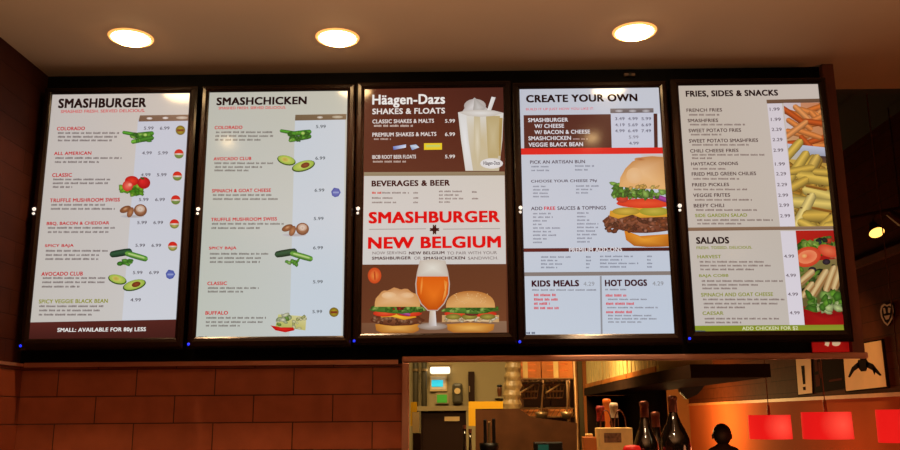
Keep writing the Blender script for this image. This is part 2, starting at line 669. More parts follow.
a = Art(i, .0008)
a.text(SLOGAN, 61, 109.6, 145, 112.6, (214, 62, 66), .015)
for st, x0, y0, x1, y1 in [('COLORADO', 57, 126.8, 85, 130.4), ('ALL AMERICAN', 54.2, 151.6, 91.5, 155), ('CLASSIC', 52.3, 173.2, 72, 177), ('TRUFFLE MUSHROOM SWISS', 50, 198.2, 120, 202),
                           ('BBQ, BACON & CHEDDAR', 46.8, 221.6, 109.3, 225.4), ('SPICY BAJA', 45, 244.2, 73.8, 247.8), ('AVOCADO CLUB', 41.5, 271.8, 83, 275.8)]:
    a.text(st, x0, y0, x1, y1, RED, .03)
a.text('SPICY VEGGIE BLACK BEAN', 39, 299.2, 108, 303.2, OLV, .03)
a.text('SMALL: AVAILABLE FOR 80\u00a2 LESS', 57.5, 327.6, 146, 332.6, WH, .03)
a.build('dish_name', s1, displays[i])
a = Art(i, .0008)
for x0, x1, y in [(58, 119, 133), (58, 117, 136.8), (58, 112, 140.4), (55.5, 121, 158), (55, 99, 162), (53.5, 110, 179.4), (53, 107, 183.2), (53, 72, 187), (51.5, 104, 204.8), (51, 115, 208.8),
                  (48, 116, 227.8), (48, 108, 232), (46, 107, 250.8), (46, 99, 255), (45.5, 98, 259), (43, 105, 278), (42.5, 106, 282.2), (42, 79, 286.6), (39.5, 103, 306.2), (39.5, 100, 310.4), (39, 92, 314.6)]:
    a.ticks(x0, x1, y, (120, 106, 104), 2.0)
a.build('dish_description', s1, displays[i])
a = Art(i, .0008)
for y, xa, xb, pa, pb in [(126.6, 144, 160, '5.99', '6.99'), (151.4, 142.2, 158.2, '4.99', '5.99'), (173.2, 141, 157, '4.99', '5.99'), (198, 139, 155.3, '5.99', '6.99'), (221, 137.3, 153.5, '5.99', '6.99'), (243.8, 135.5, 151.6, '5.99', '6.99'), (271, 133, 149.3, '5.99', '6.99')]:
    a.text(pa, xa, y, xa + 9.6, y + 3.2, (96, 88, 96), .014)
    a.text(pb, xb, y, xb + 9.6, y + 3.2, (96, 88, 96), .014)
a.text('4.99', 130.5, 298.2, 141, 301.6, (96, 88, 96), .014)
a.build('price', s1, displays[i])
a = Art(i, .0008)
for x, y, k in [(180.5, 130.3, 'gold'), (179, 154, 'ital'), (177.4, 176.2, 'ital'), (175.8, 200, 'ital'), (174.5, 224, 'bun'), (172.8, 246.4, 'bun'), (170.6, 274.5, 'blue')]:
    badge(a, x, y, k)
a.build('round_badge', s1, displays[i])
pic_peppers(i, 139.5, 137, s1)
pic_tomato(i, 134, 186, s1)
pic_mushroom(i, 133.5, 210.4, s1)
pic_jalapeno(i, 129, 256.5, s1)
pic_avocado(i, 127.5, 282.5, s1)

# --- display 2 : chicken
i = 1
s2 = screen(i, ((196, 194, 182), (204, 200, 184)), ((198, 202, 192), (206, 210, 208)))
a = Art(i, .0003)
a.quad([(295, 120.4), (345.4, 119.4), (341.2, 335.8), (289.4, 336.6)], [(206, 212, 220), (210, 214, 220), (206, 216, 226), (206, 216, 226)])
a.quad([(295.4, 114.8), (346.6, 114), (346.2, 119.6), (295, 120.6)], [(122, 100, 74), (140, 112, 84), (130, 104, 78), (116, 94, 70)])
a.ell(320, 117.4, 3, 1.2, (226, 220, 210), (180, 160, 140)); a.ell(337.5, 117, 5.5, 1.4, (206, 192, 170), (176, 156, 130))
a.build('page_panel', s2, displays[i])
a = Art(i, .0008)
a.text('SMASHCHICKEN', 216.6, 97, 306.8, 104.9, DK, .035)
a.build('heading_text', s2, displays[i])
a = Art(i, .0008)
a.text(SLOGAN, 218.6, 106.5, 286, 109.2, (220, 66, 66), .015)
for st, x0, y0, x1, y1 in [('COLORADO', 214.7, 125.8, 242.5, 129.2), ('AVOCADO CLUB', 213.6, 157, 251.4, 160.4), ('SPINACH & GOAT CHEESE', 212, 188.8, 271, 192.3), ('TRUFFLE MUSHROOM SWISS', 211, 217.5, 277, 221),
                           ('SPICY BAJA', 209, 246.6, 236.5, 250.3), ('CLASSIC', 207.4, 281.6, 227, 285.2), ('BUFFALO', 205.5, 311, 228, 314.8)]:
    a.text(st, x0, y0, x1, y1, (206, 38, 40), .03)
a.build('dish_name', s2, displays[i])
a = Art(i, .0008)
for x0, x1, y in [(216, 274, 132.2), (215.5, 273, 136), (215, 260, 139.8), (214.5, 273, 163.2), (215, 262, 167), (214.5, 248, 170.4), (213, 273, 195), (213, 278, 199), (212, 283, 223.8), (211.5, 261, 228),
                  (210, 268, 253.8), (210, 262, 258), (210, 260, 262), (208, 259, 288), (208, 243, 291.6), (206.5, 265, 317.8), (206, 262, 322), (206, 240, 325.6)]:
    a.ticks(x0, x1, y, (124, 116, 110), 2.0)
a.ticks(198.6, 207, 337, (50, 60, 90), 2.0)
a.build('dish_description', s2, displays[i])
a = Art(i, .0008)
for x, y, p_ in [(316, 125, '5.99'), (315.4, 156.6, '6.99'), (314.6, 188.6, '6.99'), (313.8, 217, '5.99'), (313.2, 246.2, '6.99'), (313, 280.2, '5.99'), (312.4, 310, '5.99')]:
    a.text(p_, x, y, x + 9.8, y + 3.2, (92, 94, 98), .014)
a.build('price', s2, displays[i])
a = Art(i, .0008)
badge(a, 336, 192.5, 'blue'); badge(a, 334, 312.2, 'gold')
a.build('round_badge', s2, displays[i])
pic_peppers(i, 297, 135.4, s2)
pic_avocado(i, 296.5, 163.4, s2)
pic_mushroom(i, 295.5, 229, s2)
pic_jalapeno(i, 294, 256.5, s2)
pic_cheese(i, 287.5, 322.4, s2)


# --- display 3 : shakes, beer
def burger(a, x, y0, y1, w, flat, cheese):
    """on-screen burger between y0 and y1"""
    h = y1 - y0
    a.fan([(x - w * .42, y1 - h * .2), (x, y1 - h * .24), (x + w * .42, y1 - h * .2), (x + w * .4, y1 - h * .06), (x + w * .3, y1), (x - w * .3, y1), (x - w * .4, y1 - h * .06)], (240, 180, 90), (206, 130, 40), cb=(176, 104, 36))
    # patty
    if flat:
        pts = [(x - w * .5 + w * k / 12, y1 - h * (.3 if k % 2 else .25)) for k in range(13)]
        a.fan(pts + [(x + w * .5, y1 - h * .42), (x - w * .5, y1 - h * .42)], (236, 214, 176), (206, 160, 104))
        a.leaves(x - w * .46, y1 - h * .36, x + w * .46, y1 - h * .27, 18, 2.2, [(240, 222, 190), (220, 180, 120), (232, 204, 160)])
    else:
        a.ell(x, y1 - h * .3, w * .5, h * .14, (140, 84, 52), (92, 44, 26), jit=.06)
        a.leaves(x - w * .46, y1 - h * .38, x + w * .44, y1 - h * .22, 30, 2.0, [(150, 92, 60), (112, 60, 36), (170, 118, 84)])
        a.fan([(x - w * .38, y1 - h * .44), (x + w * .3, y1 - h * .44), (x + w * .36, y1 - h * .36), (x + w * .12, y1 - h * .3), (x - w * .1, y1 - h * .37), (x - w * .3, y1 - h * .36)], (246, 196, 60), (226, 150, 30))
    # tomato / onion / pickle
    a.ell(x - w * .24, y1 - h * .45, w * .22, h * .075, (236, 90, 50), (206, 50, 26))
    a.ell(x + w * .22, y1 - h * .45, w * .24, h * .075, (232, 80, 44), (200, 44, 24))
    if flat:
        for dx in (-.3, -.02, .3):
            a.ell(x + w * dx, y1 - h * .38, w * .14, h * .07, (176, 160, 70), (116, 104, 40))
        a.ell(x + w * .02, y1 - h * .45, w * .12, h * .05, (130, 50, 44), (90, 30, 30))
    else:
        a.stick(x - w * .02, y1 - h * .5, x + w * .22, y1 - h * .42, 3.6, (190, 90, 160), (130, 40, 110))
    # lettuce
    a.ell(x, y1 - h * .54, w * .48, h * .09, (96, 140, 50), (60, 100, 34), jit=.12)
    a.leaves(x - w * .48, y1 - h * .61, x + w * .48, y1 - h * .5, 34, 2.4, [(120, 168, 60), (86, 134, 44), (156, 190, 90), (70, 112, 36)])
    if not flat:
        a.leaves(x - w * .1, y1 - h * .58, x + w * .2, y1 - h * .53, 6, 1.8, [(170, 40, 30), (120, 30, 24)])
    # crown
    n = 20
    pts = []
    for k in range(n + 1):
        t = PI * k / n
        bumpy = 0 if flat else .05 * math.sin(5.5 * t) ** 2
        pts.append((x - w * .43 * math.cos(t), y1 - h * .6 - h * (.4 + bumpy) * math.sin(t) ** .75))
    a.fan(pts, (232, 176, 110) if flat else (238, 190, 140), (190, 116, 50) if flat else (206, 140, 84), (x - w * .05, y1 - h * .8), cb=(222, 164, 96))
    if flat:
        for k in range(40):
            a.ell(x + random.uniform(-.3, .3) * w, y1 - h * random.uniform(.68, .94), .7, .5, (246, 206, 150), (220, 164, 100), n=5)
    else:
        a.ell(x - w * .16, y1 - h * .86, w * .14, h * .08, (242, 204, 160), (236, 186, 134))
        a.ell(x + w * .18, y1 - h * .86, w * .13, h * .07, (240, 198, 152), (232, 180, 128))


i = 2
s3 = screen(i, ((92, 40, 28), (84, 38, 28)), ((96, 52, 32), (96, 52, 32)))
a = Art(i, .0003)
a.quad([(365, 88), (504, 87), (504.5, 172), (364, 172.8)], [(94, 42, 28), (76, 34, 26), (88, 38, 28), (92, 40, 28)])
a.quad([(364, 172.2), (504.6, 171.6), (504.6, 175.6), (364, 176.2)], [(156, 140, 112), (150, 130, 100), (140, 120, 94), (146, 128, 100)])
a.quad([(364, 176), (504.6, 175.5), (506, 264), (362.6, 264.6)], [(212, 206, 200), (214, 206, 196), (214, 208, 204), (216, 212, 208)])
a.quad([(362.5, 264.6), (506, 264), (506.4, 323), (361.8, 324)], [(98, 52, 32), (104, 58, 36), (122, 70, 42), (112, 62, 38)])
a.quad([(361.8, 323), (506.5, 321), (506.8, 332.4), (361.6, 334)], [(126, 84, 58), (146, 110, 84), (140, 104, 80), (120, 78, 54)])
a.mark('rule', 0, 0); a.rect(369, 228.6, 426, 229.6, (176, 168, 164)); a.mark('rule', 0, 0); a.rect(443, 228.4, 500, 229.4, (176, 168, 164))
a.build('page_panel', s3, displays[i])
a = Art(i, .0008)
a.text('H\u00e4agen-Dazs', 372.3, 94.4, 445, 107.4, (244, 238, 232), .03)
a.text('SHAKES & FLOATS', 372.3, 108.2, 445, 114, (236, 226, 220), .03)
a.build('shake_heading', s3, displays[i])
a = Art(i, .0008)
for st, x0, y0, x1, y1 in [('CLASSIC SHAKES & MALTS', 372.4, 119.2, 434, 123.2), ('PREMIUM SHAKES & MALTS', 372.4, 132.4, 436.4, 136.4), ('IBC\u00ae ROOT BEER FLOATS', 372.2, 154.8, 416, 158.8)]:
    a.text(st, x0, y0, x1, y1, (230, 218, 212), .03)
a.ticks(374, 413, 125.8, (206, 184, 172), 2.2); a.ticks(374, 390, 139, (190, 164, 152), 2.0); a.ticks(373, 406, 161.6, (198, 174, 162), 2.0)
a.build('shake_name', s3, displays[i])
a = Art(i, .0008)
for y, p_ in [(119.2, '5.99'), (132.5, '6.99'), (154.8, '5.99')]:
    a.text(p_, 445, y, 455, y + 3.6, (234, 224, 218), .02)
a.build('price', s3, displays[i])
a = Art(i, .0008)
a.quad([(393, 146.6), (406, 144.4), (406, 147.6), (393.4, 150)], [(120, 140, 210), (190, 204, 236), (230, 234, 244), (60, 80, 170)])
a.quad([(410, 145.4), (416, 144.4), (419.4, 147.4), (412, 150.2)], [(190, 206, 226), (150, 176, 216), (220, 230, 240), (110, 140, 200)])
a.mark('logo', 0, 0); a.rect(424, 143.2, 442, 149.8, (240, 206, 40)); a.rect(426, 145, 440, 147.6, (190, 214, 120), (224, 210, 70))
a.build('sweet_logo', s3, displays[i])
# milkshake
a = Art(i, .0012)
a.ell(475, 106, 11, 7, (222, 216, 212), (180, 168, 162))
a.fan([(462, 112), (467, 105), (474.5, 97.6), (482, 104), (489, 110), (488, 114), (464, 114)], (226, 220, 218), (190, 180, 176), (474, 106))
a.fan([(474.5, 97.6), (486, 108), (480, 113), (473, 111)], (206, 200, 196), (176, 168, 162))
a.quad([(491.6, 96.8), (495.6, 97.6), (490.6, 112), (486.6, 112)], [(240, 236, 232), (220, 214, 210), (214, 208, 204), (236, 232, 228)])
a.fan([(458, 112.4), (468, 110.4), (481, 110), (494, 110.6), (503.4, 113), (502.4, 140), (499, 171), (465.4, 171), (461, 140)], (208, 190, 152), (226, 222, 216), (482, 140), cb=(204, 190, 160))
a.fan([(459, 113), (466, 111.6), (468.6, 140), (473, 170.6), (465.6, 170.6), (461.4, 140)], (236, 234, 234), (222, 218, 214))
a.fan([(474, 116), (480, 116), (481, 150), (478, 170), (474, 150)], (226, 214, 190), (204, 188, 152))
a.fan([(486, 116), (500, 116), (498, 158), (488, 158)], (206, 188, 146), (192, 170, 120))
a.fan([(499.4, 118), (502.6, 118), (500.6, 156), (498.4, 156)], (170, 140, 80), (190, 160, 100))
a.fan([(458, 112.4), (468, 110.4), (481, 110), (494, 110.6), (503.4, 113), (494, 116), (481, 117), (468, 116)], (232, 228, 224), (206, 196, 186))
a.ell(491.6, 163.6, 11.4, 5.2, (240, 238, 238), (226, 220, 218))
a.text('H\u00e4agen-Dazs', 483.4, 161.2, 500, 166, (70, 50, 60), .02)
a.build('milkshake_picture', s3, displays[i], True)
a = Art(i, .0008)
a.text('BEVERAGES & BEER', 371.6, 180.2, 450, 186.2, (74, 34, 28), .035)
a.text('+', 429.8, 224.8, 439.2, 234.4, (64, 24, 20), .06)
a.text('NOW SERVING', 372.5, 251.4, 406, 254.4, (130, 112, 108), .005)
a.text('NEW BELGIUM', 409, 251.4, 444.5, 254.4, (84, 54, 50), .03)
a.text('TO PAIR WITH YOUR', 447, 251.4, 497, 254.4, (130, 112, 108), .005)
a.text('SMASHBURGER', 372, 256.6, 411, 259.6, (84, 54, 50), .03)
a.text('OR', 414, 256.6, 421, 259.6, (130, 112, 108), .005)
a.text('SMASHCHICKEN', 423.4, 256.6, 465, 259.6, (84, 54, 50), .03)
a.text('SANDWICH.', 468, 256.6, 498, 259.6, (130, 112, 108), .005)
a.build('beer_text', s3, displays[i])
a = Art(i, .0008)
a.text('SMASHBURGER', 368.6, 211.2, 500, 223, (226, 22, 18), .035)
a.text('NEW BELGIUM', 368, 236.4, 501, 248.4, (228, 22, 18), .035)
a.build('beer_heading', s3, displays[i])
a = Art(i, .0008)
a.ticks(372, 381, 192.8, (214, 70, 60), 2.2)
for x0, x1, y in [(382, 409, 192.8), (413.4, 418, 192.8), (372, 393, 198), (413.4, 418, 198), (372, 396, 202.4), (413.4, 418, 202.4), (439, 461, 191.4), (472, 477.6, 192), (439, 458, 195), (439, 464, 198.6), (472, 477.6, 198.6), (439, 450, 202)]:
    a.ticks(x0, x1, y, (140, 124, 120), 1.8)
a.build('drink_list', s3, displays[i])
a = Art(i, .0012)
burger(a, 397.5, 289.5, 333, 53, False, True)
a.build('beef_burger_picture', s3, displays[i], True)
a = Art(i, .0012)
burger(a, 470.5, 291, 332.6, 57, True, False)
a.build('chicken_burger_picture', s3, displays[i], True)
a = Art(i, .0028)
a.ell(432.6, 326.4, 15, 3.6, (196, 180, 170), (150, 126, 110))
a.quad([(430, 308), (435.4, 308), (436.6, 326), (428.6, 326)], [(214, 190, 160), (236, 226, 220), (226, 220, 220), (180, 160, 150)])
bowl = [(-12.6, 260.6), (-15.6, 272), (-17.4, 284), (-16.6, 294), (-12, 304), (-5, 311)]
pts = [(432.6 + dx, y) for dx, y in bowl] + [(432.6 - dx, y) for dx, y in bowl[::-1]]
a.fan(pts, (226, 212, 200), (196, 176, 160), (432.6, 284))
a.fan([(432.6 + dx * .92, y) for dx, y in [(-16.6, 276), (-17.6, 284), (-16.8, 294), (-12, 303.4), (-5, 310), (5, 310), (12, 303.4), (16.8, 294), (17.6, 284), (16.6, 276)]], (240, 120, 30), (226, 96, 14), (434, 296), cb=(196, 80, 10))
a.fan([(432.6 + dx, y) for dx, y in [(-12, 261), (-14, 268), (-15.4, 276.6), (15.4, 276.6), (14, 268), (12, 261), (0, 259)]], (232, 226, 214), (206, 192, 178), (432.6, 268))
a.fan([(444, 280), (447.4, 282), (446, 296), (442, 302), (445, 290)], (246, 180, 90), (236, 130, 40))
a.ell(421.6, 286, 1.2, 9, (246, 160, 70), (236, 116, 30), .08)
a.build('beer_glass_picture', s3, displays[i], True)
a = Art(i, .0012)
a.ell(374.6, 275.6, 6.8, 8, (236, 120, 50), (206, 70, 30))
a.ell(374.6, 275.6, 4.6, 5.4, (240, 150, 70), (222, 90, 40))
a.stick(374.6, 272, 375.2, 279.6, 2, (206, 70, 30), (226, 100, 40))
a.build('orange_badge', s3, displays[i], True)

# --- display 4 : create your own
i = 3
s4 = screen(i, ((200, 202, 214), (204, 206, 216)), ((206, 214, 226), (200, 210, 226)))
a = Art(i, .0003)
a.quad([(523.6, 115.2), (657.2, 113.6), (657.8, 148.6), (524.2, 149.4)], [(92, 44, 36), (78, 36, 32), (76, 34, 30), (90, 42, 36)])
a.quad([(610.6, 109.6), (653.4, 109), (654.2, 148), (611.8, 148.6)], [(206, 208, 224)] * 4)
a.quad([(610.2, 108.6), (653.4, 108.2), (653.6, 112.6), (610.4, 113.2)], [(126, 116, 118), (132, 120, 120), (110, 100, 102), (108, 98, 100)])
for x in (619, 632.6, 646):
    a.ell(x, 111, 4, 1.4, (200, 196, 200), (150, 142, 146))
a.quad([(657.8, 113.6), (660.6, 113.6), (661.4, 148), (658.4, 148)], [(220, 222, 230)] * 4)
a.quad([(520.8, 148.4), (662.4, 147.4), (662.8, 153.6), (521, 154.8)], [(230, 34, 30), (226, 30, 26), (226, 30, 26), (230, 36, 30)])
a.quad([(523.4, 248.4), (669.4, 247.4), (669.6, 250.8), (523.6, 252)], [(96, 26, 28), (70, 24, 24), (70, 24, 24), (96, 26, 28)])
a.quad([(524, 272.4), (671, 271.2), (671.2, 275), (524.2, 276.2)], [(140, 128, 122)] * 4)
a.quad([(599.8, 276), (601.6, 276), (602.6, 334), (600.8, 334)], [(150, 150, 156)] * 4)
a.build('page_panel', s4, displays[i])
a = Art(i, .0008)
a.text('CREATE YOUR OWN', 526, 94.4, 637.4, 102, DK, .035)
a.text('KIDS MEALS', 531.6, 280.2, 579, 286.6, (66, 26, 34), .04)
a.text('HOT DOGS', 604.8, 279.6, 647, 286.2, (66, 26, 34), .04)
a.build('heading_text', s4, displays[i])
a = Art(i, .0008)
a.text('BUILD IT UP JUST HOW YOU LIKE IT.', 526, 107.8, 594, 110.8, (226, 96, 110), .01)
a.text('FREE', 544, 206.6, 555.4, 210, (214, 50, 60), .03)
for x0, x1, y in [(534, 556, 295), (534, 558, 299.4), (534, 549, 303.6), (534, 558, 308), (605.6, 626, 295.4), (606, 633, 303.6), (606, 631, 312)]:
    a.ticks(x0, x1, y, (220, 84, 92), 2.6)
a.build('red_text', s4, displays[i])
a = Art(i, .0008)
for st, x0, y0, x1, y1 in [('SMASHBURGER', 528, 118, 568, 122), ('W/ CHEESE', 534.4, 124, 564, 128), ('W/ BACON & CHEESE', 534.4, 130, 590, 134), ('SMASHCHICKEN', 528.4, 136.2, 571, 140.2), ('VEGGIE BLACK BEAN', 528.6, 142.4, 583, 146.6), ('PREMIUM ADD-ONS', 569, 247.4, 622, 252)]:
    a.text(st, x0, y0, x1, y1, (226, 220, 224), .03)
a.ticks(573, 587, 139, (180, 150, 150), 1.4)
a.build('white_text', s4, displays[i])
a = Art(i, .0008)
for st, x0, y0, x1, y1 in [('PICK AN ARTISAN BUN', 530, 160.2, 585, 163.6), ('CHOOSE YOUR CHEESE 79\u00a2', 531, 179.6, 597, 183), ('ADD', 531, 206.8, 542.4, 210.2), ('SAUCES & TOPPINGS', 557.4, 206.2, 606, 209.8)]:
    a.text(st, x0, y0, x1, y1, (90, 74, 84), .02)
for x0, x1, y in [(531.4, 548, 166.6), (531.4, 548, 170.4), (575, 594, 166), (575, 587, 169.8)] + [(533, 533 + w, y) for w, y in ((13, 186.4), (15, 189.8), (16, 193.2), (17, 196.6))] + [(576, 598, 186), (576, 592, 189.4), (576, 588, 192.8)] + \
        [(533, 533 + w, 213.6 + 3.6 * k) for k, w in enumerate((17, 20, 13, 8, 28, 18, 23, 14, 9))] + [(577, 577 + w, 213 + 3.6 * k) for k, w in enumerate((11, 9, 12, 21, 20, 17, 19, 16, 12))] + \
        [(541, 541 + w, 257 + 3.5 * k) for k, w in enumerate((31, 16, 20, 16))] + [(586, 590, 257 + 3.5 * k) for k in range(4)] + [(600, 600 + w, 256.4 + 3.5 * k) for k, w in enumerate((32, 22, 38, 26))] + [(647, 651, 256.4 + 3.5 * k) for k in range(4)]:
    a.ticks(x0, x1, y, (136, 140, 156), 1.7)
for x0, x1, y in [(532, 596, 290), (605, 627, 289.6), (608, 648, 299.4), (607, 657, 307.6), (608, 651, 315.6), (608, 656, 318.8), (608, 642, 322)]:
    a.ticks(x0, x1, y, (140, 140, 152), 1.6)
a.ticks(526.4, 535, 333, (60, 70, 100), 2.0)
a.build('body_text', s4, displays[i])
a = Art(i, .0008)
for k, y in enumerate((117.2, 123.4, 129.4)):
    for x, p_ in ((615, ('3.49', '4.19', '4.99')[k]), (628, ('4.99', '5.69', '6.49')[k]), (641.4, ('5.99', '6.69', '7.49')[k])):
        a.text(p_, x, y, x + 9.6, y + 3, (104, 100, 116), .014)
a.text('5.99', 628.8, 135.6, 638.4, 138.6, (104, 100, 116), .0); a.text('4.99', 629, 141.8, 638.6, 144.8, (104, 100, 116), .014)
a.text('4.29', 583.4, 281.8, 594.4, 286, (150, 150, 156), .0); a.text('4.29', 652.4, 281.4, 663.4, 285.6, (150, 150, 156), .014)
a.build('price', s4, displays[i])
# half burger at the right edge
a = Art(i, .0012, clip=(500, 154, 700, 247.6))
a.fan([(640, 154), (668, 154), (668, 186), (652, 170)], (226, 176, 120), (206, 202, 206), (664, 160))
a.fan([(624, 230), (640, 236), (668, 234), (670, 246.5), (650, 247.4), (634, 246), (626, 240)], (238, 160, 50), (220, 130, 30), cb=(170, 88, 20))
a.ell(640, 222.5, 37, 10.5, (140, 80, 56), (96, 44, 30), .04, jit=.06)
a.leaves(606, 216, 668, 231, 90, 2.6, [(160, 92, 66), (116, 58, 40), (184, 124, 100), (92, 46, 34), (140, 70, 40)])
a.fan([(610, 211), (640, 207), (668, 209), (668, 217), (640, 218), (630, 214), (618, 219), (609, 216)], (236, 180, 60), (214, 150, 40))
a.ell(626, 211.5, 14, 4, (216, 180, 70), (170, 140, 40))
a.ell(654, 211.5, 15, 4.6, (200, 180, 70), (156, 150, 40))
a.ell(645, 203.6, 29, 4.8, (236, 82, 44), (214, 44, 24))
a.ell(622, 199, 6, 4, (214, 70, 50), (180, 40, 30)); a.ell(632, 196, 5, 3, (190, 40, 60), (150, 20, 40))
a.stick(648, 194, 668, 201, 5, (176, 70, 170), (120, 30, 110))
a.leaves(613, 184, 620, 197, 14, 3.4, [(116, 176, 60), (76, 140, 44), (150, 200, 90)])
a.leaves(616, 189, 668, 197, 40, 3.2, [(110, 170, 56), (76, 140, 44), (150, 196, 90), (60, 110, 40)])
a.fan([(619, 187), (620, 178), (625, 169), (632, 162), (641, 157.6), (652, 156.6), (668, 158), (668, 190), (640, 189)], (236, 190, 140), (196, 132, 72), (640, 172), cb=(232, 176, 110))
a.ell(640, 159.6, 6, 1.8, (176, 96, 50), (206, 146, 90))
a.ell(634, 176, 8, 8, (236, 193, 146), (233, 184, 132))
a.leaves(630, 186, 660, 189, 8, 2.4, [(236, 204, 110), (230, 180, 90)])
a.build('half_burger_picture', s4, displays[i], True)

# --- display 5 : fries, sides, salads
i = 4
s5 = screen(i, ((200, 186, 172), (206, 192, 182)), ((204, 194, 186), (200, 190, 180)))
a = Art(i, .0003)
a.quad([(766.8, 101), (781.6, 101), (796, 226.6), (780, 227)], [(218, 208, 214)] * 2 + [(224, 216, 226)] * 2)
a.quad([(780.4, 231), (795.4, 231), (804.8, 325), (789.6, 325.6)], [(222, 214, 222)] * 2 + [(226, 218, 228)] * 2)
a.quad([(766.4, 99.8), (820, 98.6), (820.4, 102.4), (766.8, 103.6)], [(120, 88, 66), (112, 82, 62), (100, 72, 56), (112, 82, 62)])
a.quad([(686, 227.6), (836, 226), (836.4, 229.4), (686.4, 231)], [(140, 108, 84), (150, 120, 96), (132, 104, 84), (130, 98, 76)])
a.quad([(693, 325.8), (847, 324.6), (847.6, 331), (693.6, 333)], [(136, 150, 40), (132, 146, 40), (150, 150, 44), (140, 150, 44)])
a.build('page_panel', s5, displays[i])
a = Art(i, .0008)
a.text('FRIES, SIDES & SNACKS', 685.6, 90.2, 778, 97.2, DK, .035)
a.text('SALADS', 696, 237, 729, 243.8, DK, .035)
a.build('heading_text', s5, displays[i])
a = Art(i, .0008)
for st, x0, y0, x1, y1 in [('FRENCH FRIES', 686.4, 108.4, 722, 111.8), ('SMASHFRIES', 687.6, 118.8, 718, 122.2), ('SWEET POTATO FRIES', 688.5, 128.6, 741, 132.2), ('SWEET POTATO SMASHFRIES', 689, 138.8, 758, 142.4), ('CHILI CHEESE FRIES', 690, 149, 738.4, 152.4),
                           ('HAYSTACK ONIONS', 691, 162, 738, 165.4), ('FRIED MILD GREEN CHILIES', 691.6, 172, 756, 175.6), ('FRIED PICKLES', 692, 183, 729, 186.4), ('VEGGIE FRITES', 693, 193.4, 730, 197), ('BEEFY CHILI', 693.6, 203.8, 724, 207.4)]:
    a.text(st, x0, y0, x1, y1, (90, 66, 62), .025)
a.build('side_names', s5, displays[i])
a = Art(i, .0008)
for st, x0, y0, x1, y1 in [('SIDE GARDEN SALAD', 695, 213.6, 747, 217), ('FRESH. TOSSED. DELICIOUS.', 696.4, 246.2, 752, 249), ('HARVEST', 697.4, 255, 721, 258.4), ('BAJA COBB', 699, 274.2, 728.5, 277.8), ('SPINACH AND GOAT CHEESE', 701, 292.6, 773, 296.4), ('CAESAR', 702.4, 311.4, 723.4, 315)]:
    a.text(st, x0, y0, x1, y1, (140, 144, 44), .025)
a.text('ADD CHICKEN FOR $2', 742, 326.4, 798, 330.6, (214, 214, 170), .03)
a.build('salad_names', s5, displays[i])
a = Art(i, .0008)
for x0, x1, y in [(689, 719, 114.8), (690, 745, 124.6), (691, 721, 134.6), (692, 748, 144.8), (692, 765, 154.8), (692, 711, 158.2), (693, 725, 168.8), (693.4, 739, 178.8), (694, 746, 189.4), (695, 752, 199.8), (696, 756, 210), (697, 772, 220), (697.4, 741, 223.6),
                  (699.6, 765, 261.8), (700, 770, 265.6), (700.4, 753, 269.4), (701.6, 782, 281), (702, 759, 284.8), (702.4, 736, 288.4), (703, 784, 299.4), (703.6, 778, 303.6), (704, 745, 307.4), (704.6, 779, 318.6), (705, 741, 322.4)]:
    a.ticks(x0, x1, y, (132, 112, 106), 1.9)
a.ticks(695.4, 705, 331.4, (40, 70, 110), 2.0)
a.build('dish_description', s5, displays[i])
a = Art(i, .0008)
for x, y, p_ in [(769.6, 107.6, '1.99'), (770.8, 117.8, '1.99'), (771.6, 127.8, '2.29'), (772.4, 138, '2.29'), (773.2, 148.6, '2.99'), (774.8, 162.4, '1.99'), (776, 172.2, '2.29'), (777, 183, '2.29'), (778, 193.6, '2.99'), (779, 203.6, '2.99'), (780, 214.2, '2.99'),
                 (784, 254.6, '4.99'), (785.8, 273.8, '4.99'), (787.8, 292.6, '4.99'), (789.6, 311.2, '4.99')]:
    a.text(p_, x, y, x + 10, y + 3.3, (104, 88, 96), .014)
a.build('price', s5, displays[i])


def photo_clip(a, tl, bl, yt, yb):
    pass


# fries photograph: left edge stays upright on the board
a = Art(i, .0004)
xl = a.p(783.4, 103)[0]
a.clip = (xl, a.clip[1], a.p(810, 226.4)[1], a.p(800, 102.8)[1])
a.quad([(775, 95), (850, 95), (850, 235), (775, 235)], [(200, 150, 120), (206, 110, 60), (196, 130, 40), (226, 190, 90)])
a.quad([(775, 95), (800, 95), (802, 128), (775, 130)], [(206, 196, 206), (200, 176, 180), (214, 190, 180), (206, 200, 206)])
random.seed(21)
for k in range(26):
    x, y = random.uniform(790, 836), random.uniform(106, 146)
    an = random.uniform(-.9, .9)
    L = random.uniform(8, 14)
    c = random.choice([(226, 120, 50), (236, 140, 70), (206, 90, 34), (240, 156, 90)])
    a.stick(x - L * math.cos(an), y - L * math.sin(an), x + L * math.cos(an), y + L * math.sin(an), 6, c, tuple(int(v * .72) for v in c))
a.quad([(780, 143), (850, 150), (850, 166), (780, 160)], [(196, 200, 216), (190, 190, 210), (120, 120, 136), (206, 190, 150)])
a.quad([(806, 155), (850, 158), (850, 168), (806, 168)], [(70, 50, 50), (60, 46, 50), (110, 80, 40), (120, 90, 40)])
a.quad([(780, 158), (850, 166), (852, 240), (785, 240)], [(206, 170, 80), (176, 130, 50), (150, 100, 40), (206, 160, 70)])
for k in range(34):
    x, y = random.uniform(786, 838), random.uniform(166, 228)
    an = random.choice([random.uniform(-.3, .4), random.uniform(-1.2, -.5), random.uniform(.5, 1)])
    L = random.uniform(9, 15)
    c = random.choice([(214, 172, 70), (200, 150, 56), (226, 186, 90), (186, 130, 44)])
    a.stick(x - L * math.cos(an), y - L * math.sin(an), x + L * math.cos(an), y + L * math.sin(an), random.uniform(8, 11), c, tuple(int(v * .6) for v in c))
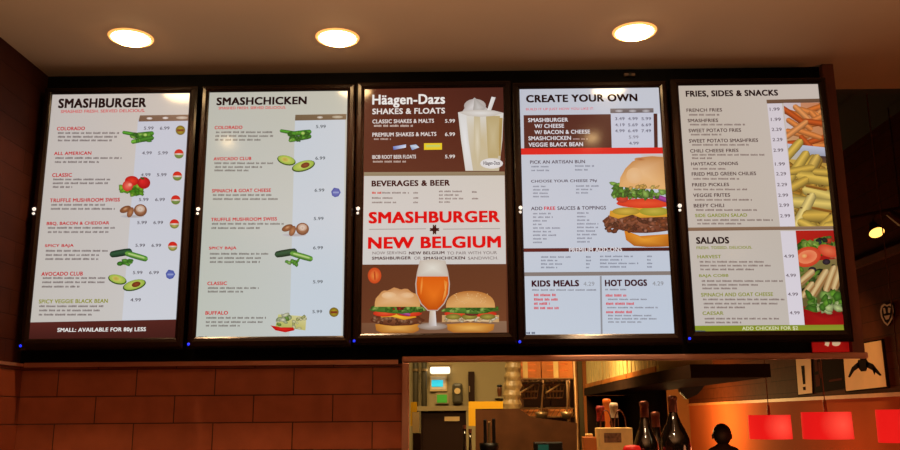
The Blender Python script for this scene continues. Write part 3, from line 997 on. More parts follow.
for x0, y0, x1, y1, w in [(784, 160, 800, 142, 9), (786, 184, 806, 154, 10), (790, 172, 812, 168, 8), (800, 176, 836, 182, 12), (788, 190, 806, 180, 9), (806, 190, 840, 200, 12), (790, 202, 838, 206, 12), (796, 226, 812, 196, 10), (806, 216, 840, 216, 13), (800, 222, 816, 230, 9), (820, 230, 842, 208, 10), (826, 226, 842, 226, 9), (815, 172, 840, 174, 8)]:
    c = random.choice([(236, 206, 110), (230, 190, 84), (244, 216, 130), (222, 180, 76)])
    a.stick(x0, y0, x1, y1, w, c, tuple(int(v * .66) for v in c))
for x, y in [(808, 194.4), (801, 208), (822, 186), (830, 214)]:
    a.ell(x, y, 1.6, .8, (70, 46, 20), (120, 80, 30), n=6)
a.stick(806, 186, 826, 190, 3, (130, 76, 24), (180, 130, 50)); a.stick(812, 208, 832, 212, 3, (130, 76, 24), (180, 130, 50))
a.build('fries_picture', s5, displays[i], True)
# salad photograph
a = Art(i, .0004)
a.clip = (a.p(795.6, 231)[0], a.clip[1], a.p(825, 325)[1], a.p(815, 230.4)[1])
a.quad([(788, 226), (852, 226), (852, 330), (788, 330)], [(190, 34, 24), (170, 26, 22), (120, 14, 16), (150, 20, 18)])
a.quad([(796, 262), (850, 258), (850, 312), (800, 306)], [(120, 120, 60), (140, 110, 70), (60, 70, 30), (110, 90, 50)])
a.leaves(797, 240, 840, 256, 40, 4.2, [(120, 170, 50), (86, 140, 36), (156, 190, 80), (60, 100, 30)])
a.leaves(828, 240, 842, 256, 6, 4, [(216, 90, 50), (226, 130, 90), (200, 70, 40)])
a.leaves(815, 237, 830, 243, 8, 2.4, [(50, 60, 70), (40, 50, 40), (90, 120, 50)])
a.ell(807, 257, 14, 10, (236, 120, 76), (206, 60, 34), -.25)
a.ell(807, 257, 10, 6.6, (226, 96, 60), (240, 140, 96), -.25); a.ell(804, 256, 3, 2.4, (244, 190, 120), (232, 130, 80))
a.ell(828, 251, 11, 6, (232, 116, 76), (206, 64, 40), .3)
a.leaves(800, 268, 842, 290, 44, 3.6, [(70, 90, 40), (40, 46, 30), (110, 150, 50), (30, 26, 30)])
a.ell(812, 270, 4, 3, (60, 50, 64), (30, 24, 30)); a.ell(826, 262, 4, 3, (66, 50, 60), (34, 26, 30))
for x0, y0, x1, y1, w in [(799, 284, 812, 272, 8), (812, 296, 826, 272, 9), (826, 290, 834, 268, 8), (834, 288, 843, 262, 9), (803, 296, 812, 284, 7)]:
    a.stick(x0, y0, x1, y1, w, (226, 196, 140), (150, 104, 54))
    a.stick(x0 + 2, y0, x1 + 2, y1 + 2, 2, (160, 110, 60), (196, 150, 96))
a.leaves(808, 294, 842, 312, 44, 4.4, [(110, 166, 50), (150, 190, 90), (80, 130, 40), (196, 210, 140)])
a.fan([(796, 306), (812, 312), (830, 315), (850, 314), (850, 330), (796, 330)], (170, 24, 22), (140, 14, 16), (822, 320))
a.build('salad_picture', s5, displays[i], True)

# ------------------------------------------------------------------ room shell
ZC = EYE + 1.36
YW = 3.27
XL = onY(18, 385, YW).x
XR = onY(861, 350, YW).x
ZHB = onY(600, 356, YW).z        # underside of the header
XJ = onY(406, 400, YW).x         # left jamb of the opening
YCE = 3.52                       # ceiling ends here on the right


def S(name, *a, **k):
    return struct(BOX(name, *a, **k))


S('floor', XL - .2, 4.2, -4, 14.4, -.1, 0, 'floor')
S('ceiling', XL - .2, 4.2, -4, YCE, ZC, ZC + .12, 'ceil')
S('wall_left', XL - .15, XL, -4, YW + .15, 0, ZC, 'leftwall')
tile = tile_mat('brown_glazed_tile', (182, 98, 66), (168, 88, 58), (62, 30, 20), .2955, .0995, .3, 'XZ', (0, 0))
zt = onY(200, 365.5, YW).z
o = S('wall_back', XL, XJ, YW, YW + .15, 0, zt, tile)
# align the tile courses with the photograph (top course begins at the metal strip)
for n in tile.node_tree.nodes:
    if n.type == 'MATH':
        pass
ms = [n for n in tile.node_tree.nodes if n.type == 'MATH']
ms[0].inputs[1].default_value = -(onY(215, 383, YW).x) + .2955 * 10.5
ms[1].inputs[1].default_value = -onY(200, 395.6, YW).z + .0995 * 30
lt = M['leftwall']
S('wall_header', XL, XR - .045, YW, YCE, ZHB, ZC, 'darkpanel')
S('wall_header_left', XL, XJ - .015, YW, YCE, zt, ZHB - .0005, 'darkpanel')
S('wall_left_lower', XL, XL + .012, -4, YW - .001, 0, zt, tile_mat('brown_glazed_tile_side', (140, 66, 40), (130, 60, 38), (50, 22, 15), .2955, .0995, .3, 'YZ', (0, -onY(200, 395.6, YW).z + .0995 * 30)))
S('trim_left_tile_top', XL, XL + .02, -4, YW - .013, zt + .0005, zt + .012, 'steel')
S('trim_header_end', XR - .044, XR, YW - .03, YCE, ZHB + .004, ZC - .002, 'woodend')
BOXT = S('trim_tile_top', XL + .0205, XJ - .03, YW - .012, YW - .0005, zt - .002, onY(200, 361.5, YW).z, 'steel')
za, zb = onY(600, 361, YW).z, onY(600, 355, YW).z
S('trim_opening_top', XJ - .014, XR + .012, YW - .03, YW - .001, za, zb, 'steel', bev=.005)
S('trim_opening_left', XJ - .014, XJ + .012, YW - .026, YW - .001, 0, za - .001, 'steel', bev=.004)
# kitchen and dining beyond
XD = 3.6
YK = 7.0
S('wall_kitchen', -2, .97, YK, YK + .1, 0, 3.4, 'kitchen')
S('wall_far', .9, XD + .1, 14, 14.1, 0, 4.0, 'farwall')
zr = onX(800, 399, XD).z
S('wall_right_lower', XD, XD + .1, 3.6, 14, 0, zr, 'dining_low')
S('wall_right_upper', XD, XD + .1, 3.6, 14, zr, 4.0, 'plank')
S('trim_wall_rail', XD - .03, XD - .001, 3.6, 14, zr - .02, zr + .015, 'rail')
S('ceiling_dining', -2, XD + .1, YCE, 14.1, 4.0, 4.1, 'dkceil')
S('trim_ceiling_edge', XL, XD + .1, YCE + .001, YCE + .06, ZC, 4.0, 'dkceil')
S('trim_counter_ledge', XJ + .013, XR, YW - .02, 3.95, 1.29, 1.33, 'woodend', bev=.006)
S('wall_counter', XJ + .013, XR, YW, YW + .15, 0, 1.289, tile)

# ------------------------------------------------------------------ downlights
dl = None
spots = [(131, 37.5, 'round recessed ceiling downlight, leftmost, above the leftmost screen'),
         (337.5, 37.5, 'round recessed ceiling downlight in the middle, above the gap between screens'),
         (634.5, 31.5, 'round recessed ceiling downlight, rightmost, above the red bar screen')]


def downlight(p, label, r, group):
    root = empty('ceiling_downlight', p, label, 'ceiling light', group)
    bm = bmesh.new()
    lathe(bm, [(r * .94, .0), (r * .96, -.006), (r * 1.08, -.006), (r * 1.13, -.0005), (r * 1.13, 0)], n=40, cap=False)
    from_bm('trim_ring', bm, 'lampring', root, True)
    bm = bmesh.new()
    lathe(bm, [(r * .95, -.004), (r * .8, -.012), (r * .45, -.017), (.0005, -.019)], n=40, cap=False)
    from_bm('lens', bm, 'lamp', root, True)
    return root


def spot(name, p, power, ang, col, target, r=.06, blend=.6):
    l = bpy.data.lights.new(name, 'SPOT')
    l.energy = power
    l.spot_size = math.radians(ang)
    l.spot_blend = blend
    l.color = col
    l.shadow_soft_size = r
    o = bpy.data.objects.new(name, l)
    COL.objects.link(o)
    o.location = p
    o.rotation_euler = (Vector(target) - Vector(p)).to_track_quat('-Z', 'Y').to_euler()
    return o


for x, y, lb in spots:
    p = onZ(x, y, ZC)
    downlight(p, lb, .071, 'row of ceiling downlights')
    spot('downlight_beam', (p.x, p.y, p.z - .03), 34, 130, (1, .64, .34), (p.x, p.y + .12, 0), .05)
# a second row of small lamps nearer the guests, out of frame, seen only mirrored in the glass
for x, y in [(228, 141), (592, 136.5), (735, 249)]:
    d = ray(x, y)
    q = CAM + d * (YS / d.y)
    t = (ZC - q.z) / d.z
    p = Vector((q.x + d.x * t, YS - d.y * t, ZC))
    downlight(p, 'small recessed ceiling lamp over the ordering area', .03, 'small lamps over the ordering area')
    spot('downlight_beam', (p.x, p.y, p.z - .03), 10, 120, (1, .62, .34), (p.x, p.y + .3, 0), .04)

# small sensor on the header above the fourth screen
p = onY(629, 76, YW)
root = empty('ceiling_sensor', (p.x, YW, p.z), 'small grey sensor on dark header above the fourth screen', 'sensor')
bm = bmesh.new(); box(bm, -.022, .022, -.018, -.0005, -.006, .006, .003)
from_bm('body', bm, mat('grey_plastic', (120, 92, 76), .4), root)
bm = bmesh.new(); box(bm, -.006, .006, -.022, -.0185, -.004, .004)
from_bm('lens', bm, 'black', root)

# ------------------------------------------------------------------ red number sign under the last screen
p0, p1 = onY(811, 341, YW), onY(848.5, 352, YW)
root = empty('number_sign', ((p0.x + p1.x) / 2, YW, p1.z), 'small red sign with pale digits 75 under the rightmost screen', 'sign')
w = p1.x - p0.x
M['signred'] = mat('red_sign_glow', (200, 24, 22), .45, emit=(200, 20, 18), strength=.35)  # self-glow painted in, on the sign and the jar lid alike
M['signink'] = mat('cream_ink_glow', (240, 214, 170), .5, emit=(240, 214, 170), strength=.5)  # digits get their brightness from emission, though ink is no lamp
bm = bmesh.new(); box(bm, -w / 2, w / 2, -.012, -.0005, 0, .085, .002)
from_bm('panel', bm, 'signred', root)


def text_mesh(st, size, bold):
    cu = bpy.data.curves.new('t', 'FONT'); cu.body = st; cu.size = size; cu.offset = bold; cu.extrude = .001; cu.align_x = 'CENTER'
    ob = bpy.data.objects.new('t', cu); COL.objects.link(ob)
    me = bpy.data.meshes.new_from_object(ob.evaluated_get(bpy.context.evaluated_depsgraph_get()))
    me.name = 'digits'
    bpy.data.objects.remove(ob)
    me.transform(Matrix.Rotation(PI / 2, 4, 'X'))
    return me


me = text_mesh('75', .06, .004)
me.transform(Matrix.Translation((0.006, -.0135, .026)))
me.materials.clear()
new_obj('digits', me, root, M['signink'])

# ------------------------------------------------------------------ dining room: pendants
M['shade'] = mat('red_fabric_lit', (200, 20, 20), .8, emit=(255, 34, 26), strength=.95)
M['cord'] = mat('pale_cord', (120, 72, 46), .5)
M['brass'] = mat('dark_brass', (150, 90, 50), .35, metal=.8)


def shade_mat():
    m = M['shade']
    nt = m.node_tree
    b = nt.nodes['Principled BSDF']
    tc = nt.nodes.new('ShaderNodeTexCoord')
    g = nt.nodes.new('ShaderNodeTexGradient'); g.gradient_type = 'SPHERICAL'  # paints the bulb's off-centre hot spot into the shade's emission
    mp = nt.nodes.new('ShaderNodeMapping')
    mp.inputs['Location'].default_value = (-.05 * 6, 0, -.11 * 6)
    mp.inputs['Scale'].default_value = (6, 0, 6)
    r = nt.nodes.new('ShaderNodeValToRGB')
    r.color_ramp.elements[0].color = (*lin((224, 24, 22)), 1)
    r.color_ramp.elements[1].color = (*lin((255, 84, 64)), 1)
    nt.links.new(tc.outputs['Object'], mp.inputs[0])
    nt.links.new(mp.outputs[0], g.inputs[0])
    nt.links.new(g.outputs[0], r.inputs[0])
    nt.links.new(r.outputs[0], b.inputs['Emission Color'])


XP = 2.86
pend = [(770, 415, 439, 748.5, 791.2, 'red drum pendant lamp, leftmost and smallest of the lit row'),
        (827, 412, 439, 802.3, 852, 'red drum pendant lamp, middle one below the bird picture'),
        (906, 409.5, 442.5, 878, 934, 'red drum pendant lamp cut by the right edge, nearest')]
for k, (x, yt, yb, xa, xb, lb) in enumerate(pend):
    c = onX(x, (yt + yb) / 2, XP)
    Y = c.y
    zt_, zb_ = onY(x, yt, Y).z, onY(x, yb, Y).z
    r = (onY(xb, yt, Y).x - onY(xa, yt, Y).x) / 2 * .96
    h = zt_ - zb_
    root = empty('pendant_lamp', (c.x, Y, zb_), lb, 'lamp', 'red pendant lamps over the dining tables')
    bm = bmesh.new()
    lathe(bm, [(r, 0), (r * 1.0, h * .02), (r * .985, h * .98), (r * .985, h), (r * .97, h), (r * .985, 0), (r, 0)], n=40, cap=False)
    sh = from_bm('lamp_shade', bm, 'shade', root, True)
    bm = bmesh.new()
    tube(bm, (0, 0, h), (0, 0, 3.98 - zb_), .0045, n=8)
    from_bm('cord', bm, 'cord', root)
    bm = bmesh.new()
    tube(bm, (0, 0, h * .55), (0, 0, h + .09), .016, .012, 12)
    for a_ in range(3):
        t = 2 * PI * a_ / 3
        tube(bm, (0, 0, h * .96), (r * .975 * math.cos(t), r * .975 * math.sin(t), h * .96), .004, n=6)
    from_bm('lamp_holder', bm, 'brass', root)
    bm = bmesh.new()
    bmesh.ops.create_uvsphere(bm, u_segments=14, v_segments=10, radius=.035, matrix=Matrix.Translation((0, 0, h * .4)))
    from_bm('bulb', bm, mat('bulb_glow', (255, 200, 150), .4, emit=(255, 170, 90), strength=4), root, True)

# ------------------------------------------------------------------ pictures on the dining wall
M['paper'] = mat('cream_print_glow', (240, 186, 120), .6, emit=(226, 150, 84), strength=.1, noise=.05, nscale=6)  # faint emission lifts the paper as if lit
M['ink'] = mat('dark_ink', (34, 18, 14), .8, spec=.03)
M['pframe'] = mat('dark_frame', (30, 14, 9), .8, spec=.03)
M['maroon'] = mat('maroon_ink', (84, 36, 28), .8, spec=.03)


def wall_quad(px_pts, X, dx, name, m, parent, root):
    """polygon given by the photo's points, lying flat on the plane X; dx thick"""
    bm = bmesh.new()
    P = [onX(x, y, X) - Vector(root.location) for x, y in px_pts]
    a = [bm.verts.new(p) for p in P]
    b = [bm.verts.new(p + Vector((dx, 0, 0))) for p in P]
    bm.faces.new(a); bm.faces.new(b[::-1])
    for k in range(len(P)):
        bm.faces.new((a[k], b[k], b[(k + 1) % len(P)], a[(k + 1) % len(P)]))
    return from_bm(name, bm, m, parent)


c = onX(866, 366, XD - .03)
root = empty('wall_picture', c, 'cream picture with dark spread bird, larger one at right on the plank wall', 'picture')
wall_quad([(841.6, 346), (882, 339), (888, 388), (845, 392.4)], XD - .022, .02, 'frame', 'pframe', root, root)
wall_quad([(842.6, 347), (880.8, 340.4), (886.2, 386.6), (846, 391)], XD - .026, .003, 'print', 'paper', root, root)
bird = [[(858, 360), (866, 358), (869, 364), (866, 371), (861, 371.5), (857, 366)], [(858, 362), (852, 367), (848, 377), (850, 377.5), (854, 371), (860, 367)], [(866, 361), (873, 364), (881.6, 375), (880, 376), (872, 370), (866, 367)], [(873, 367), (876, 369), (874.6, 375), (872.6, 371)], [(860, 355), (866, 353.4), (865, 359), (860, 360)]]
bm = bmesh.new()
for q in bird:
    vs = [bm.verts.new(onX(x, y, XD - .0275) - c) for x, y in q]
    bm.faces.new(vs)
o = from_bm('bird_drawing', bm, 'ink', root)
c = onX(806, 378, XD - .03)
root = empty('wall_picture', c, 'narrow cream poster with a dark bar, left of the dark collage', 'picture')
wall_quad([(795, 358), (811, 356), (812.6, 394), (798, 395.6)], XD - .018, .016, 'frame', 'pframe', root, root)
wall_quad([(795.6, 358), (810.4, 356.4), (812, 393), (798.4, 394.6)], XD - .022, .003, 'print', 'paper', root, root)
bm = bmesh.new()
for q in [[(801, 366), (804.4, 365.6), (805.4, 384), (803, 384.4)], [(802.8, 387), (805.6, 386.6), (805.8, 390), (803.2, 390.2)]]:
    bm.faces.new([bm.verts.new(onX(x, y, XD - .0235) - c) for x, y in q])
from_bm('dark_bar', bm, 'ink', root)
c = onX(827, 374, XD - .03)
root = empty('wall_picture', c, 'dark collage print between the narrow poster and the bird picture', 'picture')
wall_quad([(813, 357), (842, 351), (845.6, 388), (814.6, 393)], XD - .016, .014, 'frame', 'pframe', root, root)
bm = bmesh.new()
for q in [[(814, 360), (817, 359), (818, 371), (815, 372)], [(818, 362), (822, 361), (822, 378), (819, 378)], [(815, 375), (820, 374), (820, 386), (816, 387)], [(829, 380), (842, 378), (842, 380), (829, 382)]]:
    bm.faces.new([bm.verts.new(onX(x, y, XD - .0175) - c) for x, y in q])
from_bm('collage_shapes', bm, 'maroon', root)

# emblem crest high on the dining wall
c = onX(886.5, 314, XD - .02)
root = empty('wall_emblem', c, 'small shield shaped emblem with pale outline, high on dark dining wall', 'sign')
sh = [(881, 306), (884, 303.6), (887, 305), (890, 303.6), (892.6, 305), (893.6, 311), (893.2, 317), (890, 323), (887.6, 326), (884, 323), (881, 317), (880, 311)]
wall_quad(sh, XD - .014, .012, 'backing', 'ink', root, root)
bm = bmesh.new()
pale = mat('pale_emblem_glow', (150, 100, 62), .6, emit=(170, 110, 64), strength=.2)  # outline glows slightly by itself, without being a light
n = len(sh)
cen = (887, 314)
inner = [(cen[0] + (x - cen[0]) * .76, cen[1] + (y - cen[1]) * .82) for x, y in sh]
A = [bm.verts.new(onX(x, y, XD - .0155) - c) for x, y in sh]
B = [bm.verts.new(onX(x, y, XD - .0155) - c) for x, y in inner]
for k in range(n):
    bm.faces.new((A[k], A[(k + 1) % n], B[(k + 1) % n], B[k]))
for q in [[(883, 308), (885, 308), (886, 313), (884, 314)], [(888, 307.6), (890.6, 308), (890, 313), (888, 312.6)], [(884, 316), (890, 315), (888.6, 319), (886, 320)]]:
    bm.faces.new([bm.verts.new(onX(x, y, XD - .0155) - c) for x, y in q])
from_bm('crest', bm, pale, root)

# track light
YT = 6.6
p = onY(877, 233, YT)
root = empty('track_light', p, 'lit spotlight hanging from dark ceiling track at right', 'spotlight')
M['trackmetal'] = mat('brown_track_metal', (96, 56, 36), .4, metal=.6)
a0, a1 = onY(846, 219, YT) - p, onY(903, 207, YT + .0) - p
bm = bmesh.new()
tube(bm, a0, a1, .014, n=10)
tube(bm, a0 + Vector((.02, 0, 0)), a0 + Vector((.02, 0, 3.99 - p.z - a0.z)), .006, n=8)
tube(bm, a1 - Vector((.02, 0, 0)), a1 - Vector((.02, 0, -(3.99 - p.z - a1.z))), .006, n=8)
from_bm('track', bm, 'trackmetal', root)
tilt = Matrix.Rotation(math.radians(-34), 4, 'X')
M['spotglow'] = mat('spot_glow', (255, 200, 120), .4, emit=(255, 184, 84), strength=3.2)
bm = bmesh.new()
lathe(bm, [(.02, .11), (.03, .1), (.045, .05), (.062, .004), (.058, .002), (.04, .05), (.0, .09)], n=24, cap=False)
bmesh.ops.transform(bm, matrix=tilt, verts=bm.verts)
tube(bm, (0, .06, .08), (0, 0, .16), .01, n=8)
hd = from_bm('lamp_head', bm, 'trackmetal', root, True)
bm = bmesh.new()
lathe(bm, [(.0005, -.014), (.03, -.008), (.056, .004)], n=24, cap=False)
bmesh.ops.transform(bm, matrix=tilt, verts=bm.verts)
from_bm('lamp_lens', bm, 'spotglow', hd, True)
p2 = onY(893, 216, YT) - p
bm = bmesh.new()
tube(bm, p2 + Vector((-.02, 0, .03)), p2 + Vector((-.03, 0, .055)), .01, n=8)
tube(bm, p2 + Vector((-.03, 0, .03)), p2 + Vector((.06, -.02, -.05)), .03, .045, 14)
hd = from_bm('lamp_head', bm, 'trackmetal', root)
hd['label'] = 'unlit lamp head at the right end'
bm = bmesh.new()
tube(bm, p2 + Vector((.061, -.0205, -.051)), p2 + Vector((.066, -.021, -.056)), .041, .041, 14)
from_bm('lamp_lens', bm, 'black', hd)

# ceiling beam seen dimly
q0, q1 = onX(846, 268, XD - .05), onX(899, 259, XD - .05)
o = struct(BOX('trim_wall_beam', XD - .05, XD - .001, min(q0.y, q1.y) - 1, 13.9, q0.z - .03, q0.z + .03, 'woodend'))

# ------------------------------------------------------------------ the person in the dining room (back turned)
M['hair'] = mat('dark_hair', (16, 10, 8), .6)
M['cloth'] = mat('dark_cloth', (24, 15, 13), .8)
M['skin'] = mat('shaded_skin', (80, 46, 32), .6)
YPn = 9.5
hp = onY(722.5, 436.5, YPn)
root = empty('person', (hp.x, YPn, 0), 'person in dark clothes seen from behind against the orange wall', 'person')
Hh = hp.z + .11                       # top of the head


def skin_body(name, nodes, edges, m, parent, sub=2, rootk=0):
    me = bpy.data.meshes.new(name)
    me.from_pydata([n[0] for n in nodes], edges, [])
    o = new_obj(name, me, parent, M[m])
    md = o.modifiers.new('Skin', 'SKIN')
    for k, n in enumerate(nodes):
        me.skin_vertices[0].data[k].radius = (n[1], n[2] if len(n) > 2 else n[1])
    me.skin_vertices[0].data[rootk].use_root = True
    md2 = o.modifiers.new('Sub', 'SUBSURF')
    md2.levels = md2.render_levels = sub
    return o


s = Hh / 1.7
N = [((0, 0, .92 * s), .135 * s, .1 * s), ((0, 0, 1.1 * s), .125 * s, .09 * s), ((0, 0, 1.3 * s), .15 * s, .1 * s), ((0, 0, 1.42 * s), .09 * s, .075 * s), ((0, .01, 1.5 * s), .05 * s), ((0, .02, 1.57 * s), .068 * s), ((0, .02, 1.63 * s), .065 * s)]
Ed = [(0, 1), (1, 2), (2, 3), (3, 4), (4, 5), (5, 6)]
for sg in (-1, 1):
    b = len(N)
    N += [((sg * .17 * s, 0, 1.39 * s), .055 * s), ((sg * .21 * s, 0, 1.12 * s), .042 * s), ((sg * .22 * s, .05, .9 * s), .03 * s), ((sg * .22 * s, .06, .84 * s), .034 * s, .018 * s)]
    Ed += [(3, b), (b, b + 1), (b + 1, b + 2), (b + 2, b + 3)]
    for f in range(4):
        k = len(N)
        oy = .06 + (f - 1.5) * .02
        L = (.062, .072, .068, .054)[f]
        N += [((sg * .22 * s, oy, .8 * s), .009), ((sg * .218 * s, oy + .004, (.8 - L * .6) * s), .008), ((sg * .21 * s, oy + .006, (.8 - L) * s), .007)]
        Ed += [(b + 3, k), (k, k + 1), (k + 1, k + 2)]
    k = len(N)
    N += [((sg * .21 * s, .1, .83 * s), .01), ((sg * .2 * s, .115, .79 * s), .008)]
    Ed += [(b + 3, k), (k, k + 1)]
    b = len(N)
    N += [((sg * .09 * s, 0, .85 * s), .085 * s), ((sg * .1 * s, .01, .48 * s), .055 * s), ((sg * .1 * s, -.01, .08 * s), .04 * s), ((sg * .105 * s, .12, .035), .035)]
    Ed += [(0, b), (b, b + 1), (b + 1, b + 2), (b + 2, b + 3)]
skin_body('body', N, Ed, 'cloth', root)
bm = bmesh.new()
bmesh.ops.create_uvsphere(bm, u_segments=20, v_segments=14, radius=.1, matrix=Matrix.Translation((0, .005, 1.6 * s)) @ Matrix.Diagonal((.95, 1.05, 1.15, 1)))
from_bm('hair', bm, 'hair', root, True)
bm = bmesh.new()
for sg in (-1, 1):
    bmesh.ops.create_uvsphere(bm, u_segments=10, v_segments=8, radius=.028, matrix=Matrix.Translation((sg * .098, .02, 1.575 * s)) @ Matrix.Diagonal((.4, .7, 1.1, 1)))
from_bm('ears', bm, 'skin', root, True)

# ------------------------------------------------------------------ partition shelf with crates, right of the kitchen
M['darkwood'] = mat('dark_shelf_wood', (52, 32, 18), .75, spec=.1, noise=.2)
M['cream'] = mat('cream_slats', (232, 196, 120), .6, noise=.1, nscale=20)
M['orangewood'] = mat('orange_crate_wood', (206, 118, 44), .55, noise=.2, nscale=9)
M['post'] = mat('olive_post', (104, 84, 48), .5)
XS = .95
zs = onX(630, 378, XS).z
y_far, y_near = onX(584, 390, XS).y, onX(690, 363, XS).y
root = empty('partition_shelf', (XS + .16, y_far, 0), 'dark wooden partition shelf running back beside the kitchen, crates on top', 'shelf')


def RB(name, x0, x1, y0, y1, z0, z1, m, bev=0):
    o = BOX(name, x0, x1, y0, y1, z0, z1, m, None, bev)
    return rooted(o, root)


RB('shelf_board', XS, XS + .33, y_near, y_far, zs - .055, zs, 'darkwood')
RB('back_panel', XS + .3, XS + .33, 5.5, y_far, 0, zs - .056, 'darkwood')
RB('end_panel', XS + .02, XS + .33, y_far + .001, y_far + .03, 0, zs - .056, 'darkwood')
root = empty('support_post', (XS - .02, y_far + .01, 0), 'olive upright post between the wire rack and the crate shelf', 'post')
bm = bmesh.new(); box(bm, -.045, .015, 0, .06, 0, 2.9, .004)
from_bm('upright', bm, 'post', root)
bm = bmesh.new(); box(bm, -.07, .04, -.02, .08, 2.9, 2.93)
from_bm('cap_plate', bm, 'post', root)
ends = [(577, 600.6), (601.4, 625.4), (626, 655)]
cl = ['cream slatted crate on the partition shelf, farthest, next to the post', 'cream slatted crate on the partition shelf, middle of the three', 'cream slatted crate on the partition shelf, nearest and half hidden by trim']
for k, (xa, xb) in enumerate(ends):
    ya, yb = onX(max(xa, 584.6), 380, XS).y, onX(xb, 372, XS).y
    root = empty('slatted_crate', (XS + .15, (ya + yb) / 2, zs), cl[k], 'crate', 'cream crates on the partition shelf')
    L = abs(ya - yb) - .02
    bm = bmesh.new()
    hgt = .24
    box(bm, -.14, .14, -L / 2, L / 2, 0, .015)
    for sx in (-.14, .13):
        nsl = 7
        for j in range(nsl):
            yy = -L / 2 + L * j / nsl
            box(bm, sx, sx + .008, yy + .004, yy + L / nsl - L * .035, .015, hgt)
    for sy in (-L / 2, L / 2 - .01):
        box(bm, -.13, .13, sy, sy + .01, .015, hgt)
    from_bm('slats', bm, 'cream', root)
    bm = bmesh.new()
    for zz in (.0, hgt - .03):
        box(bm, -.146, -.1405, -L / 2, L / 2, zz + .003, zz + .03)
    from_bm('band', bm, 'orangewood', root)

# dark angular fixture of unknown kind, shaped after its silhouette, right of the shelf
p = onY(689, 384, 5.2)
root = empty('hanging_fixture', p, 'dark angular fixture hanging at the shelf end above the bottles', 'fixture')
bm = bmesh.new()
prof = [onY(x, y, 5.2) - p for x, y in [(676, 374), (704, 366), (706, 384), (698, 394), (687, 399.4), (681, 393)]]
f0 = [bm.verts.new(v) for v in prof]
f1 = [bm.verts.new(v + Vector((.02, .14, .01))) for v in prof]
bm.faces.new(f0); bm.faces.new(f1[::-1])
for k in range(len(prof)):
    bm.faces.new((f0[k], f1[k], f1[(k + 1) % len(prof)], f0[(k + 1) % len(prof)]))
from_bm('cabinet', bm, 'black', root)
bm = bmesh.new()
hq = onY(696, 371, 5.2) - p + Vector((.01, .06, 0))
tube(bm, hq, Vector((hq.x, .06, 3.995 - p.z)), .012, n=8)
from_bm('hanger', bm, 'black', root)

# ------------------------------------------------------------------ bottles on the counter ledge
M['bottleglass'] = mat('dark_bottle_glass', (26, 18, 10), .08, spec=.8, coat=.5)
M['foil'] = mat('copper_foil', (120, 66, 50), .34, metal=.6)
M['winelabel'] = mat('dark_red_label', (150, 34, 30), .6)
M['whitelabel'] = mat('white_label', (220, 200, 170), .6)
ZL = 1.331


def bottle(x, ytop, Y, rad, label, foil='foil', lab='winelabel', group=None, glass='bottleglass'):
    top = onY(x, ytop, Y)
    h = top.z - ZL
    root = empty('wine_bottle', (top.x, Y, ZL), label, 'bottle', group)
    k = rad
    bm = bmesh.new()
    nk = .0155
    sh = h - .19
    prof = [(k * .86, 0), (k, .008), (k, max(.06, sh)), (k * .93, sh + .03), (k * .72, sh + .06), (k * .46, sh + .09), (nk + .002, sh + .12), (nk, sh + .13), (nk, h - .004), (nk * .9, h)]
    lathe(bm, prof, n=28)
    from_bm('glass', bm, glass, root, True)
    bm = bmesh.new()
    lathe(bm, [(nk + .0015, h - .062), (nk + .0012, h - .02), (nk + .0028, h - .018), (nk + .0028, h - .003), (nk * .8, h + .0012)], n=24, cap=False)
    from_bm('foil_cap', bm, foil, root, True)
    bm = bmesh.new()
    z1_ = min(sh - .005, .135)
    lathe(bm, [(k + .0008, .045), (k + .0008, z1_)], n=28, cap=False)
    from_bm('paper_label', bm, lab, root, True)
    return root


bottle(643.5, 401.5, 3.55, .05, 'dark wine bottle with copper foil, left of the two large ones', group='wine bottles behind the counter')
bottle(672, 396, 3.45, .06, 'large broad shouldered dark bottle, rightmost, against the orange wall', group='wine bottles behind the counter')
bottle(655, 412, 3.75, .04, 'small dark bottle between the two large wine bottles', group='wine bottles behind the counter')
bottle(613.5, 403, 3.78, .036, 'slim bottle with pale neck label behind the cream wine box', foil='whitelabel', group='wine bottles behind the counter')
bottle(600, 406, 3.72, .034, 'bottle with red capsule at the left side of the cream wine box', foil='winelabel', group='wine bottles behind the counter')
p0, p1 = onY(598.5, 428, 3.55), onY(632.5, 428, 3.55)
w = p1.x - p0.x
root = empty('wine_box', ((p0.x + p1.x) / 2, 3.55, ZL), 'cream carton with dark printed panel, in front of the bottles', 'box')
hh = p0.z - ZL
bm = bmesh.new(); box(bm, -w / 2, w / 2, 0, .1, 0, hh, .003)
from_bm('carton', bm, 'cream', root)
a0, a1 = onY(604, 433, 3.55), onY(621.5, 442.4, 3.55)
bm = bmesh.new(); box(bm, a0.x - root.location.x, a1.x - root.location.x, -.0012, -.0004, a1.z - ZL, a0.z - ZL)
from_bm('printed_panel', bm, mat('brown_print', (120, 84, 52), .6, noise=.6, nscale=90), root)
bm = bmesh.new()
for xx in (-.028, .028):
    pts = [Vector((xx + .024 * math.cos(PI * k / 8), .05, hh + .07 * math.sin(PI * k / 8))) for k in range(9)]
    for a_, b_ in zip(pts, pts[1:]):
        tube(bm, a_, b_, .0022, n=6)
from_bm('wire_handle', bm, 'foil', root)
M['amber'] = mat('amber_glass_glow', (206, 100, 34), .2, emit=(206, 90, 26), strength=.25)  # glass emits an orange glow of its own, with no lamp inside
bottle(606.5, 399, 3.86, .02, 'slender amber bottle behind the cream wine box', foil='amber', lab='amber', group='wine bottles behind the counter', glass='amber')
q0, q1 = onY(583.5, 437, 3.62), onY(596.5, 437, 3.62)
root = empty('orange_carton', ((q0.x + q1.x) / 2, 3.62, ZL), 'small orange carton left of the cream wine box', 'box')
hx = (q1.x - q0.x) / 2
bm = bmesh.new(); box(bm, -hx, hx, 0, .06, 0, q0.z - ZL, .003)
from_bm('carton', bm, 'orangewood', root)
